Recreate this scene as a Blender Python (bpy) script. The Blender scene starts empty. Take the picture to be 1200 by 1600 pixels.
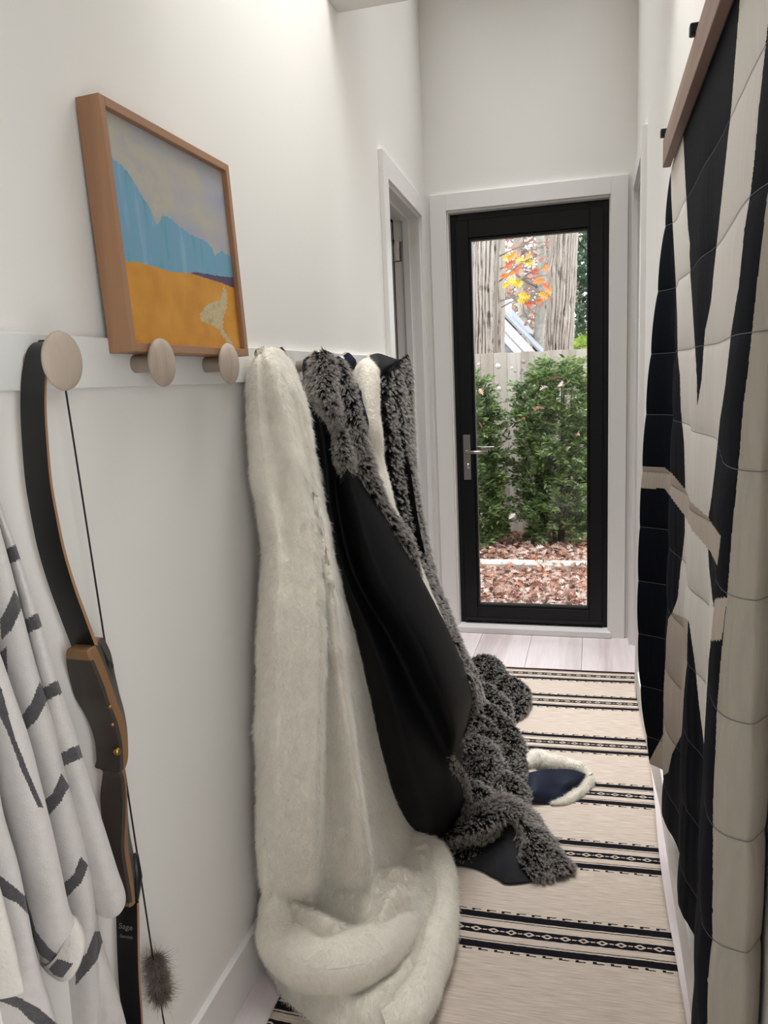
import bpy, bmesh, math, random
import numpy as np
from mathutils import Vector, Matrix, noise as mnoise

S = bpy.context.scene
COL = S.collection
random.seed(7)
RNG = np.random.default_rng(7)

# ------------------------------------------------------------------ camera
F = 1200.0
AX = np.array([.96469207, .00166167, -.26337509])
AY = np.array([.25956094, -.17567844, .94961319])
AZ = np.array([-.04469139, -.9844462, -.1699069])
RW = np.stack([AX, AY, AZ])
EYE = np.array([0, 0, 1.5])
cam_d = bpy.data.cameras.new('camera')
cam_d.sensor_fit = 'VERTICAL'; cam_d.sensor_height = 36; cam_d.lens = 27.0
cam_d.clip_start = .02; cam_d.clip_end = 200
cam = bpy.data.objects.new('camera', cam_d); COL.objects.link(cam)
r_, d_, f_ = RW[:, 0], RW[:, 1], RW[:, 2]
cam.matrix_world = Matrix(((r_[0], -d_[0], -f_[0], 0), (r_[1], -d_[1], -f_[1], 0), (r_[2], -d_[2], -f_[2], 1.5), (0, 0, 0, 1)))
S.camera = cam

# ------------------------------------------------------------------ world, daylight, added fill, exposure
W = bpy.data.worlds.new('overcast_sky'); S.world = W; W.use_nodes = True
bgn = W.node_tree.nodes['Background']
bgn.inputs[0].default_value = (.93, .97, 1.0, 1); bgn.inputs[1].default_value = 3.1

def area(name, loc, sx, sy, power, rot=(0, 0, 0), col=(1, 1, 1), spread=180):
    l = bpy.data.lights.new(name, 'AREA'); l.shape = 'RECTANGLE'; l.size = sx; l.size_y = sy
    l.energy = power; l.color = col; l.spread = math.radians(spread)
    o = bpy.data.objects.new(name, l); COL.objects.link(o); o.location = loc; o.rotation_euler = rot
    return o
area('skylight_near', (-.31, 2.1, 3.8), .98, 1.0, 20, col=(.95, .97, 1.0), spread=120)
area('skylight_far', (-.35, 3.55, 3.88), .95, 1.3, 16, col=(.97, .98, 1.0), spread=58)
area('rear_fill', (-.31, -1.3, 3.25), 1.0, 1.4, 1.2, col=(.98, .985, 1.0))  # added frontal fill from behind the camera, no known skylight there
area('side_fill', (.62, -.2, 1.35), 1.6, 1.3, 5.5, rot=(0, math.radians(90), 0), col=(1.0, .975, .94))  # added fill lamp that brightens the left wall and robe from the side
S.view_settings.view_transform = 'Standard'; S.view_settings.look = 'None'
S.view_settings.gamma = 1; S.view_settings.use_curve_mapping = False
S.view_settings.exposure = 0.0

# ------------------------------------------------------------------ helpers
def ray(px, py):
    return RW @ np.array([px - 600., py - 800., F])
def YP(px, py, y): r = ray(px, py); return EYE + r * (y / r[1])
def XP(px, py, x): r = ray(px, py); return EYE + r * (x / r[0])
def ZP(px, py, z=0.): r = ray(px, py); return EYE + r * ((z - 1.5) / r[2])
def G(px, py, k):
    """photo point at a known plane: k<0 -> x=k, k>=10 -> z=k-10, else y=k"""
    return XP(px, py, k) if k < 0 else (ZP(px, py, k - 10) if k >= 9.5 else YP(px, py, k))
def project(P):
    c = (P - EYE) @ RW
    return c[..., 0] / c[..., 2] * F + 600, c[..., 1] / c[..., 2] * F + 800

def tag(o, label=None, cat=None, group=None, kind=None):
    if label: o['label'] = label
    if cat: o['category'] = cat
    if group: o['group'] = group
    if kind: o['kind'] = kind
    return o
def empty(name, loc, label=None, cat=None, group=None, kind=None):
    o = bpy.data.objects.new(name, None); COL.objects.link(o); o.location = loc
    o.empty_display_size = .05
    return tag(o, label, cat, group, kind)
WORLD0 = {}
def adopt(o, parent):
    """children keep world-space vertices; every parent here is unrotated and unscaled"""
    if parent is not None:
        o.parent = parent
        off = Vector((0, 0, 0)); p = parent
        off = Vector(p.location) if p.parent is None else Vector(WORLD0.get(p.name, (0, 0, 0)))
        o.matrix_parent_inverse = Matrix.Translation(-off)
    WORLD0[o.name] = tuple(o.location)
    return o
def mobj(name, V, Fc, mat, parent=None, smooth=True, loc=None):
    me = bpy.data.meshes.new(name)
    me.from_pydata([tuple(map(float, v)) for v in V], [], [tuple(int(i) for i in f) for f in Fc])
    me.update()
    if smooth: me.polygons.foreach_set('use_smooth', [True] * len(me.polygons))
    if mat is not None:
        for m in (mat if isinstance(mat, (list, tuple)) else [mat]): me.materials.append(m)
    o = bpy.data.objects.new(name, me); COL.objects.link(o)
    if loc is not None: o.location = loc
    return adopt(o, parent)
def bm_obj(name, bm, mat, parent=None, smooth=False):
    me = bpy.data.meshes.new(name); bmesh.ops.recalc_face_normals(bm, faces=bm.faces); bm.to_mesh(me); bm.free()
    if smooth: me.polygons.foreach_set('use_smooth', [True] * len(me.polygons))
    if mat is not None:
        for m in (mat if isinstance(mat, (list, tuple)) else [mat]): me.materials.append(m)
    o = bpy.data.objects.new(name, me); COL.objects.link(o)
    return adopt(o, parent)
def add_box(bm, x0, x1, y0, y1, z0, z1, bev=0., T=None):
    r = bmesh.ops.create_cube(bm, size=1)
    vs = r['verts']
    for v in vs:
        v.co = Vector((x0 + (v.co.x + .5) * (x1 - x0), y0 + (v.co.y + .5) * (y1 - y0), z0 + (v.co.z + .5) * (z1 - z0)))
    if T is not None:
        for v in vs: v.co = T @ v.co
    if bev > 0:
        es = list({e for v in vs for e in v.link_edges})
        bmesh.ops.bevel(bm, geom=es, offset=bev, segments=2, affect='EDGES', profile=.5)
def box(name, x0, x1, y0, y1, z0, z1, mat, parent=None, bev=.002, T=None):
    bm = bmesh.new(); add_box(bm, x0, x1, y0, y1, z0, z1, bev, T)
    return bm_obj(name, bm, mat, parent)
def boxes(name, L, mat, parent=None, bev=.002, T=None):
    bm = bmesh.new()
    for b in L: add_box(bm, *b, bev, T)
    return bm_obj(name, bm, mat, parent)
def prism(bm, pts, lo, hi, axis=2):
    """extrude a polygon (2D pts) between lo and hi along axis"""
    def mk(p, h): return (p[0], p[1], h) if axis == 2 else ((h, p[0], p[1]) if axis == 0 else (p[0], h, p[1]))
    a = [bm.verts.new(mk(p, lo)) for p in pts]; b = [bm.verts.new(mk(p, hi)) for p in pts]
    bm.faces.new(a[::-1]); bm.faces.new(b)
    n = len(pts)
    for i in range(n): bm.faces.new((a[i], a[(i + 1) % n], b[(i + 1) % n], b[i]))
def tube_vf(path, rad, seg=10, caps=True):
    path = [np.array(p, float) for p in path]; n = len(path)
    if np.isscalar(rad): rad = [rad] * n
    V, Fc = [], []
    prev = None
    for i, p in enumerate(path):
        t = path[min(i + 1, n - 1)] - path[max(i - 1, 0)]; t /= np.linalg.norm(t) + 1e-9
        if prev is None:
            a = np.array([0, 0, 1.]) if abs(t[2]) < .9 else np.array([1., 0, 0])
            u = np.cross(t, a)
        else: u = prev - t * (prev @ t)
        u /= np.linalg.norm(u) + 1e-9; prev = u; w = np.cross(t, u)
        for k in range(seg):
            an = 2 * math.pi * k / seg
            V.append(p + rad[i] * (math.cos(an) * u + math.sin(an) * w))
    for i in range(n - 1):
        for k in range(seg):
            k2 = (k + 1) % seg
            Fc.append((i * seg + k, i * seg + k2, (i + 1) * seg + k2, (i + 1) * seg + k))
    if caps:
        Fc.append(tuple(range(seg))[::-1]); Fc.append(tuple((n - 1) * seg + k for k in range(seg)))
    return V, Fc
def tube(name, path, rad, mat, parent=None, seg=10):
    V, Fc = tube_vf(path, rad, seg); return mobj(name, V, Fc, mat, parent)
def cr(P, n):
    """Catmull-Rom resample of control points along axis 0"""
    P = np.asarray(P, float); m = len(P)
    E_ = np.concatenate([2 * P[:1] - P[1:2], P, 2 * P[-1:] - P[-2:-1]])
    t = np.linspace(0, m - 1 - 1e-9, n); i = t.astype(int); f = (t - i).reshape((-1,) + (1,) * (P.ndim - 1))
    p0, p1, p2, p3 = E_[i], E_[i + 1], E_[i + 2], E_[i + 3]
    return .5 * (2 * p1 + (p2 - p0) * f + (2 * p0 - 5 * p1 + 4 * p2 - p3) * f ** 2 + (3 * p1 - p0 - 3 * p2 + p3) * f ** 3)
def loft(C, nr, nc):
    C = np.asarray(C, float); a = cr(C, nr); return cr(a.transpose(1, 0, 2), nc).transpose(1, 0, 2)
def grid_faces(nr, nc):
    i = np.arange(nr - 1)[:, None] * nc + np.arange(nc - 1)[None, :]
    return np.stack([i, i + 1, i + nc + 1, i + nc], -1).reshape(-1, 4)
def grid_normals(Gd):
    du = np.gradient(Gd, axis=1); dv = np.gradient(Gd, axis=0)
    n = np.cross(du, dv); return n / (np.linalg.norm(n, axis=-1, keepdims=True) + 1e-9)
_ph = np.random.default_rng(3)
NW = [( _ph.normal(size=3), _ph.uniform(0, 6.28)) for _ in range(14)]
def snoise(P, s):
    """cheap smooth noise, about -1..1"""
    out = 0
    for k, (w, ph) in enumerate(NW): out = out + np.sin((P @ w) * s + ph + 1.7 * np.sin((P @ NW[(k + 5) % 14][0]) * s * .6 + k))
    return out / 5.
def vfgrid(Gd): return Gd.reshape(-1, 3), grid_faces(Gd.shape[0], Gd.shape[1])
def merge(*parts):
    V, Fc, k = [], [], 0
    for v, f in parts:
        V += [tuple(p) for p in v]; Fc += [tuple(i + k for i in q) for q in f]; k += len(v)
    return V, Fc
def solidify(o, th, off=-1):
    m = o.modifiers.new('thickness', 'SOLIDIFY'); m.thickness = th; m.offset = off; return o
def pip(x, y, poly):
    poly = np.asarray(poly, float); ins = np.zeros(x.shape, bool); n = len(poly)
    for i in range(n):
        x1, y1 = poly[i]; x2, y2 = poly[(i + 1) % n]
        c = ((y1 > y) != (y2 > y)) & (x < (x2 - x1) * (y - y1) / (y2 - y1 + 1e-12) + x1)
        ins ^= c
    return ins

# ------------------------------------------------------------------ materials
def s2l(c): return tuple(((v / 255) / 12.92 if v / 255 <= .04045 else ((v / 255 + .055) / 1.055) ** 2.4) for v in c)
def mat(name, col, rough=.6, metal=0., var=0., vscale=20., bump=0., bscale=60., sheen=0., spec=.5, stretch=None, col2=None, rgb=True):
    m = bpy.data.materials.new(name); m.use_nodes = True; nt = m.node_tree; b = nt.nodes['Principled BSDF']
    c = s2l(col) if rgb else col
    b.inputs['Base Color'].default_value = (*c, 1); b.inputs['Roughness'].default_value = rough; b.inputs['Metallic'].default_value = metal
    b.inputs['Specular IOR Level'].default_value = spec
    if sheen: b.inputs['Sheen Weight'].default_value = sheen; b.inputs['Sheen Roughness'].default_value = .5
    tc = nt.nodes.new('ShaderNodeTexCoord'); mp = nt.nodes.new('ShaderNodeMapping')
    nt.links.new(tc.outputs['Object'], mp.inputs[0])
    if stretch: mp.inputs['Scale'].default_value = stretch
    if var or col2:
        n = nt.nodes.new('ShaderNodeTexNoise'); n.inputs['Scale'].default_value = vscale; n.inputs['Detail'].default_value = 6
        nt.links.new(mp.outputs[0], n.inputs[0])
        r = nt.nodes.new('ShaderNodeValToRGB'); nt.links.new(n.outputs[0], r.inputs[0])
        c2 = s2l(col2) if col2 else tuple(v * (1 - var) for v in c)
        c1 = c if col2 else tuple(min(1, v * (1 + var)) for v in c)
        r.color_ramp.elements[0].position = .35; r.color_ramp.elements[1].position = .65
        r.color_ramp.elements[0].color = (*c2, 1); r.color_ramp.elements[1].color = (*c1, 1)
        nt.links.new(r.outputs[0], b.inputs['Base Color'])
    if bump:
        n2 = nt.nodes.new('ShaderNodeTexNoise'); n2.inputs['Scale'].default_value = bscale; n2.inputs['Detail'].default_value = 5
        nt.links.new(mp.outputs[0], n2.inputs[0])
        bp = nt.nodes.new('ShaderNodeBump'); bp.inputs['Strength'].default_value = bump; bp.inputs['Distance'].default_value = .01
        nt.links.new(n2.outputs[0], bp.inputs['Height']); nt.links.new(bp.outputs[0], b.inputs['Normal'])
    return m
def wood(name, c1, c2, axis='y', scale=6, rough=.5, bump=.08, distort=3., band=1.):
    """grain: stretched noise bands along one axis"""
    m = bpy.data.materials.new(name); m.use_nodes = True; nt = m.node_tree; b = nt.nodes['Principled BSDF']
    b.inputs['Roughness'].default_value = rough
    tc = nt.nodes.new('ShaderNodeTexCoord'); mp = nt.nodes.new('ShaderNodeMapping'); nt.links.new(tc.outputs['Object'], mp.inputs[0])
    oi = nt.nodes.new('ShaderNodeObjectInfo'); ad = nt.nodes.new('ShaderNodeVectorMath'); ad.operation = 'ADD'
    ml = nt.nodes.new('ShaderNodeMath'); ml.operation = 'MULTIPLY'; ml.inputs[1].default_value = 37.
    nt.links.new(oi.outputs['Random'], ml.inputs[0]); nt.links.new(ml.outputs[0], ad.inputs[1])
    nt.links.new(mp.outputs[0], ad.inputs[0])
    k = {'x': (.07, 1, 1), 'y': (1, .07, 1), 'z': (1, 1, .07)}[axis]
    mp.inputs['Scale'].default_value = k
    n = nt.nodes.new('ShaderNodeTexNoise'); n.inputs['Scale'].default_value = scale; n.inputs['Detail'].default_value = 8; n.inputs['Distortion'].default_value = distort * .2
    nt.links.new(ad.outputs[0], n.inputs[0])
    w = nt.nodes.new('ShaderNodeMath'); w.operation = 'MULTIPLY'; w.inputs[1].default_value = 14 * band
    nt.links.new(n.outputs[0], w.inputs[0])
    sn = nt.nodes.new('ShaderNodeMath'); sn.operation = 'SINE'; nt.links.new(w.outputs[0], sn.inputs[0])
    mr = nt.nodes.new('ShaderNodeMapRange'); mr.inputs['From Min'].default_value = -1; nt.links.new(sn.outputs[0], mr.inputs[0])
    f2 = nt.nodes.new('ShaderNodeTexNoise'); f2.inputs['Scale'].default_value = scale * 18; nt.links.new(ad.outputs[0], f2.inputs[0])
    mx0 = nt.nodes.new('ShaderNodeMath'); mx0.operation = 'MULTIPLY_ADD'; mx0.inputs[1].default_value = .6
    nt.links.new(mr.outputs[0], mx0.inputs[0])
    m3 = nt.nodes.new('ShaderNodeMath'); m3.operation = 'MULTIPLY'; m3.inputs[1].default_value = .4; nt.links.new(f2.outputs[0], m3.inputs[0]); nt.links.new(m3.outputs[0], mx0.inputs[2])
    r = nt.nodes.new('ShaderNodeValToRGB'); r.color_ramp.elements[0].color = (*s2l(c1), 1); r.color_ramp.elements[1].color = (*s2l(c2), 1)
    nt.links.new(mx0.outputs[0], r.inputs[0]); nt.links.new(r.outputs[0], b.inputs['Base Color'])
    bp = nt.nodes.new('ShaderNodeBump'); bp.inputs['Strength'].default_value = bump; bp.inputs['Distance'].default_value = .005
    nt.links.new(mx0.outputs[0], bp.inputs['Height']); nt.links.new(bp.outputs[0], b.inputs['Normal'])
    return m
def hair_mat(name, root, tip, rough=.5, mid=.5, var=.15):
    m = bpy.data.materials.new(name); m.use_nodes = True; nt = m.node_tree; b = nt.nodes['Principled BSDF']
    b.inputs['Roughness'].default_value = rough; b.inputs['Specular IOR Level'].default_value = .25
    h = nt.nodes.new('ShaderNodeHairInfo'); r = nt.nodes.new('ShaderNodeValToRGB')
    r.color_ramp.elements[0].color = (*s2l(root), 1); r.color_ramp.elements[1].color = (*s2l(tip), 1)
    r.color_ramp.elements[0].position = max(0, mid - .3); r.color_ramp.elements[1].position = min(1, mid + .3)
    nt.links.new(h.outputs['Intercept'], r.inputs[0])
    hs = nt.nodes.new('ShaderNodeHueSaturation'); mr = nt.nodes.new('ShaderNodeMapRange')
    mr.inputs['To Min'].default_value = 1 - var; mr.inputs['To Max'].default_value = 1 + var
    nt.links.new(h.outputs['Random'], mr.inputs[0]); nt.links.new(mr.outputs[0], hs.inputs['Value']); nt.links.new(r.outputs[0], hs.inputs['Color'])
    nt.links.new(hs.outputs[0], b.inputs['Base Color'])
    return m

M_wall = mat('wall_paint', (236, 233, 227), .75, bump=.02, bscale=220)
M_trim = mat('trim_paint', (232, 229, 225), .45)
M_rail = mat('rail_paint', (230, 230, 226), .5)
M_ceil = mat('ceiling_paint', (225, 222, 216), .8)
M_black = mat('door_black', (9, 10, 13), .45, spec=.3)
M_blackbead = mat('bead_black', (6, 7, 9), .35, spec=.35)
M_steel = mat('brushed_steel', (172, 166, 160), .35, 1., var=.1, vscale=80, stretch=(8, 8, 1))
M_plank = wood('whitewashed_plank', (194, 177, 175), (238, 227, 226), 'y', 5, .38, .05, 3)
M_sill = wood('whitewashed_sill', (206, 202, 200), (230, 227, 225), 'x', 6, .5, .04, 3)
M_oakpeg = wood('pale_oak', (166, 148, 132), (192, 176, 160), 'z', 16, .55, .05, 1.5)
M_frame = wood('cherry_frame', (140, 100, 72), (166, 124, 92), 'z', 14, .45, .03, 1)
M_frameh = wood('cherry_frame_side', (140, 100, 72), (166, 124, 92), 'y', 14, .45, .03, 1)
M_walnut = wood('walnut_bar', (128, 102, 90), (158, 132, 118), 'y', 14, .55, .06, 1.2)
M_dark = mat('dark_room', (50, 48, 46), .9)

# ------------------------------------------------------------------ room shell
XL = -.845
wl_pts_near = [(XL, -2.6), (XL, 3.1), (XL - .0092, 3.33), (XL - .13, 3.33), (XL - .13, -2.6)]
TL = Matrix.Translation((XL, 3.1, 0)) @ Matrix.Rotation(math.radians(2.3), 4, 'Z')   # frame of the doorway wall
bm = bmesh.new(); prism(bm, wl_pts_near, -.05, 4.0)
add_box(bm, -.13, 0, 1.02, 1.28, -.05, 4.0, 0, TL); add_box(bm, -.13, 0, .23, 1.02, 2.335, 4.0, 0, TL)
tag(bm_obj('wall_left', bm, M_wall), kind='structure')
xr0, xr1 = .236, .207
bm = bmesh.new()
prism(bm, [(xr0, .5), (xr0, 2.6), (xr1, 3.4), (xr1, 3.6), (xr1 + .13, 3.6), (xr0 + .13, .5)], -.05, 4.0)
add_box(bm, xr0, xr0 + .13, -2.6, -.9, -.05, 4.0); add_box(bm, xr0, xr0 + .13, -.9, .5, -.05, .55); add_box(bm, xr0, xr0 + .13, -.9, .5, 2.2, 4.0)
add_box(bm, xr1, xr1 + .13, 4.24, 4.42, -.05, 4.0); add_box(bm, xr1, xr1 + .13, 3.6, 4.24, 2.38, 4.0)
tag(bm_obj('wall_right', bm, M_wall), kind='structure')
YE = 4.36
bm = bmesh.new()
add_box(bm, -1.1, -.785, YE, YE + .16, -.05, 4.0); add_box(bm, .092, .4, YE, YE + .16, -.05, 4.0)
add_box(bm, -.785, .092, YE, YE + .16, 2.40, 4.0)
tag(bm_obj('wall_end', bm, M_wall), kind='structure')
tag(box('wall_back', -1.1, .4, -2.72, -2.6, -.05, 4.0, M_wall, bev=0), kind='structure')
# ceiling: soffits around two skylight wells and a cross beam
bm = bmesh.new()
add_box(bm, -1.0, .4, 2.63, 2.745, 2.737, 4.0); add_box(bm, -1.0, .4, -.55, 1.58, 2.737, 2.9); add_box(bm, -1.0, .4, 1.53, 1.58, 2.9, 4.0)
add_box(bm, -1.0, .4, -2.7, -2.05, 2.737, 2.9)
add_box(bm, -1.1, .4, 2.7, 4.5, 3.92, 4.05); add_box(bm, -1.0, .4, .9, 2.7, 3.9, 4.0); add_box(bm, -1.0, .4, -2.7, .9, 3.3, 3.4)
tag(bm_obj('ceiling', bm, M_ceil), kind='structure')
w1 = empty('added_window_1', (xr0 + .06, -.2, .55), kind='structure')  # made-up window, never in view, added so side fill reaches the left wall
for b_ in ((xr0 + .03, xr0 + .1, -.9, -.84, .55, 2.2), (xr0 + .03, xr0 + .1, .44, .5, .55, 2.2), (xr0 + .03, xr0 + .1, -.84, .44, .55, .61), (xr0 + .03, xr0 + .1, -.84, .44, 2.14, 2.2), (xr0 + .04, xr0 + .09, -.22, -.18, .61, 2.14)):
    box('added_window_frame', *b_, M_trim, w1, .003)
box('added_window_sill', xr0 - .03, xr0 + .03, -.93, .53, .53, .55, M_trim, w1, .003)
# side room behind the left doorway and beyond the right doorway: closed shells
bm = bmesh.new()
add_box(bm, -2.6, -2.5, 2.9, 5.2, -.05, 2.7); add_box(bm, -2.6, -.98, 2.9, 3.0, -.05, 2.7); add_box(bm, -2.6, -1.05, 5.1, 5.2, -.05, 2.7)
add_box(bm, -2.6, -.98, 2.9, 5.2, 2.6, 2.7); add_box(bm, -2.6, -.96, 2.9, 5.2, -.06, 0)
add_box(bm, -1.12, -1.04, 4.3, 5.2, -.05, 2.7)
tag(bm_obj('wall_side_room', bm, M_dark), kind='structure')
bm = bmesh.new()
add_box(bm, 1.3, 1.4, 3.3, 4.7, -.05, 2.7); add_box(bm, .33, 1.4, 3.3, 3.4, -.05, 2.7); add_box(bm, .33, 1.4, 4.6, 4.7, -.05, 2.7)
add_box(bm, .33, 1.4, 3.3, 4.7, 2.6, 2.7); add_box(bm, .33, 1.4, 3.3, 4.7, -.06, 0)
add_box(bm, .33, .4, 4.2, 4.7, -.05, 2.7)
tag(bm_obj('wall_closet', bm, M_wall), kind='structure')

# floor of long planks
floor = empty('floor', (-.3, 1, 0), kind='structure')
px_edges = [-.97, -.63, -.345, -.06, .225, .40]
for i in range(5):
    box('plank', px_edges[i] + .0008, px_edges[i + 1] - .0008, -2.6, YE + .02, -.03, 0, M_plank, floor, .0012)
box('subfloor', -1.0, .42, -2.6, YE + .02, -.06, -.031, M_dark, floor, 0)

# baseboards
tag(box('baseboard_left', XL - .002, XL + .014, -2.5, 3.2, 0, .135, M_trim, bev=.003), kind='structure')
bm = bmesh.new(); prism(bm, [(xr0 - .014, -2.5), (xr0 - .014, 2.6), (xr1 - .014, 3.4), (xr1 - .014, 3.5), (xr1 + .01, 3.5), (xr0 + .01, 2.6), (xr0 + .01, -2.5)], 0, .135)
tag(bm_obj('baseboard_right', bm, M_trim), kind='structure')

# casing of the end door
t1 = empty('trim_1', (-.35, YE, 0), kind='structure')
for n_, b_ in (('casing', (-.868, -.778, YE - .02, YE + .002, 0, 2.475)), ('casing', (.083, .168, YE - .02, YE + .002, 0, 2.475)),
               ('head_casing', (-.778, .083, YE - .02, YE + .002, 2.388, 2.475)),
               ('reveal', (-.786, -.770, YE, YE + .17, .0, 2.40)), ('reveal', (.076, .093, YE, YE + .17, .0, 2.40)),
               ('reveal', (-.77, .076, YE, YE + .17, 2.378, 2.40))):
    box(n_, *b_, M_trim, t1, .0015)
tag(box('trim_2', -.79, .095, YE - .035, YE + .17, .001, .036, M_sill, bev=.003), kind='structure')
# left doorway trim (tilted with its wall)
t3 = empty('trim_3', (XL, 3.7, 0), kind='structure')
for n_, b_ in (('casing', (0, .02, .12, .215, 0, 2.425)), ('casing', (0, .02, 1.03, 1.125, 0, 2.425)), ('head_casing', (0, .02, .215, 1.03, 2.33, 2.425)),
               ('jamb', (-.135, .004, .21, .228, 0, 2.335)), ('jamb', (-.135, .004, 1.018, 1.036, 0, 2.335)), ('jamb', (-.135, .004, .228, 1.018, 2.318, 2.336)),
               ('door_stop', (-.085, -.05, .228, .24, 0, 2.318)), ('door_stop', (-.085, -.05, 1.006, 1.018, 0, 2.318)), ('door_stop', (-.085, -.05, .24, 1.006, 2.306, 2.318))):
    box(n_, *b_, M_trim, t3, .0015, TL)
# right doorway trim
t4 = empty('trim_4', (xr1, 3.9, 0), kind='structure')
for n_, b_ in (('casing', (xr1 - .02, xr1 + .002, 3.50, 3.60, 0, 2.47)), ('casing', (xr1 - .02, xr1 + .002, 4.24, 4.33, 0, 2.47)), ('head_casing', (xr1 - .02, xr1 + .002, 3.60, 4.24, 2.375, 2.47)),
               ('jamb', (xr1, xr1 + .13, 3.595, 3.61, 0, 2.378)), ('jamb', (xr1, xr1 + .13, 4.23, 4.245, 0, 2.378)), ('jamb', (xr1, xr1 + .13, 3.61, 4.23, 2.362, 2.378))):
    box(n_, *b_, M_trim, t4, .0015)
# white door standing open into the side room, hinged on the far jamb
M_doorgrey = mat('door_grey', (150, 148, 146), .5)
d2 = empty('door_2', (-1.0, 4.1, 0), kind='structure')
TD = TL @ Matrix.Translation((-.137, 1.016, 0)) @ Matrix.Rotation(math.radians(12), 4, 'Z')
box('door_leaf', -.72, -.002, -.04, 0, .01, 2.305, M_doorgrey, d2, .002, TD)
for zc in (2.16, 1.2, .25):
    hg = box('hinge', -.012, .03, -.0425, -.039, zc - .05, zc + .05, M_steel, d2, .0005, TD)
    V, Fc = tube_vf([TD @ Vector((0.002, -.045, zc - .052)), TD @ Vector((.002, -.045, zc + .052))], .006, 10); mobj('hinge_pin', V, Fc, M_steel, hg)
    box('hinge_leaf', -.134, -.092, 1.0135, 1.0185, zc - .05, zc + .05, M_steel, hg, .0005, TL)
    for q in (-.03, -.01, .01, .03):
        c = TL @ Vector((-.112 + (.008 if q in (-.03, .01) else -.006), 1.012, zc + q))
        V, Fc = tube_vf([c, c + Vector((0, .003, 0))], .004, 8); mobj('screw', V, Fc, M_dark, hg)

# black glazed end door
d1 = empty('door_1', (-.35, YE + .08, .036), kind='structure')
DX0, DX1, DZ0, DZ1 = -.772, .078, .037, 2.377
yd = YE + .055
for n_, b_ in (('door_frame', (DX0, DX0 + .042, yd, yd + .1, DZ0, DZ1)), ('door_frame', (DX1 - .042, DX1, yd, yd + .1, DZ0, DZ1)),
               ('door_frame', (DX0 + .042, DX1 - .042, yd, yd + .1, DZ1 - .042, DZ1)), ('door_frame', (DX0 + .042, DX1 - .042, yd + .01, yd + .1, DZ0, DZ0 + .025))):
    box(n_, *b_, M_black, d1, .003)
LX0, LX1, LZ0, LZ1 = DX0 + .03, DX1 - .03, DZ0 + .018, DZ1 - .034
GX0, GX1, GZ0, GZ1 = -.655, -.037, .152, 2.232
yl = yd - .012
for n_, b_ in (('stile', (LX0, GX0 - .014, yl, yl + .075, LZ0, LZ1)), ('stile', (GX1 + .014, LX1, yl, yl + .075, LZ0, LZ1)),
               ('rail', (GX0 - .014, GX1 + .014, yl, yl + .075, GZ1 + .014, LZ1)), ('rail', (GX0 - .014, GX1 + .014, yl, yl + .075, LZ0, GZ0 - .014))):
    box(n_, *b_, M_black, d1, .004)
for b_ in ((GX0 - .014, GX0, yl + .012, yl + .06, GZ0 - .014, GZ1 + .014), (GX1, GX1 + .014, yl + .012, yl + .06, GZ0 - .014, GZ1 + .014),
           (GX0, GX1, yl + .012, yl + .06, GZ1, GZ1 + .014), (GX0, GX1, yl + .012, yl + .06, GZ0 - .014, GZ0)):
    box('glazing_bead', *b_, M_blackbead, d1, .003)
M_glass = bpy.data.materials.new('pane_glass'); M_glass.use_nodes = True
nt = M_glass.node_tree; nt.nodes.remove(nt.nodes['Principled BSDF'])
tr = nt.nodes.new('ShaderNodeBsdfTransparent'); tr.inputs[0].default_value = (.97, .985, .98, 1)
gl = nt.nodes.new('ShaderNodeBsdfGlossy'); gl.inputs['Roughness'].default_value = .0
fr = nt.nodes.new('ShaderNodeFresnel'); fr.inputs[0].default_value = 1.45
mx = nt.nodes.new('ShaderNodeMixShader'); nt.links.new(fr.outputs[0], mx.inputs[0]); nt.links.new(tr.outputs[0], mx.inputs[1]); nt.links.new(gl.outputs[0], mx.inputs[2])
nt.links.new(mx.outputs[0], nt.nodes['Material Output'].inputs[0])
box('glass_pane', GX0 - .004, GX1 + .004, yl + .032, yl + .042, GZ0 - .004, GZ1 + .004, M_glass, d1, 0)
hp = box('handle_plate', -.727, -.686, yl - .008, yl, .905, 1.165, M_steel, d1, .0015); tag(hp, 'brushed steel lock plate')
hx = -.706
V, Fc = merge(tube_vf([(hx, yl, 1.068), (hx, yl - .05, 1.068)], .0105, 14), tube_vf([(hx - .004, yl - .05, 1.068), (hx + .05, yl - .052, 1.068), (hx + .125, yl - .05, 1.066)], .0095, 14))
mobj('lever', V, Fc, M_steel, hp)
V, Fc = merge(tube_vf([(hx + .002, yl - .008, .985), (hx + .002, yl - .014, .985)], .0165, 20), tube_vf([(hx + .002, yl - .013, .985), (hx + .002, yl - .018, .985)], .008, 14))
mobj('lock_cylinder', V, Fc, M_steel, hp)
V, Fc = merge(tube_vf([(hx, yl + .07, 1.075), (hx, yl + .125, 1.075)], .0105, 12), tube_vf([(hx - .004, yl + .125, 1.075), (hx + .14, yl + .125, 1.075)], .0095, 12))
mobj('outer_lever', V, Fc, M_steel, d1)
box('weather_bar', LX0, LX1, yl - .004, yl, LZ0, LZ0 + .02, M_blackbead, d1, .001)

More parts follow.
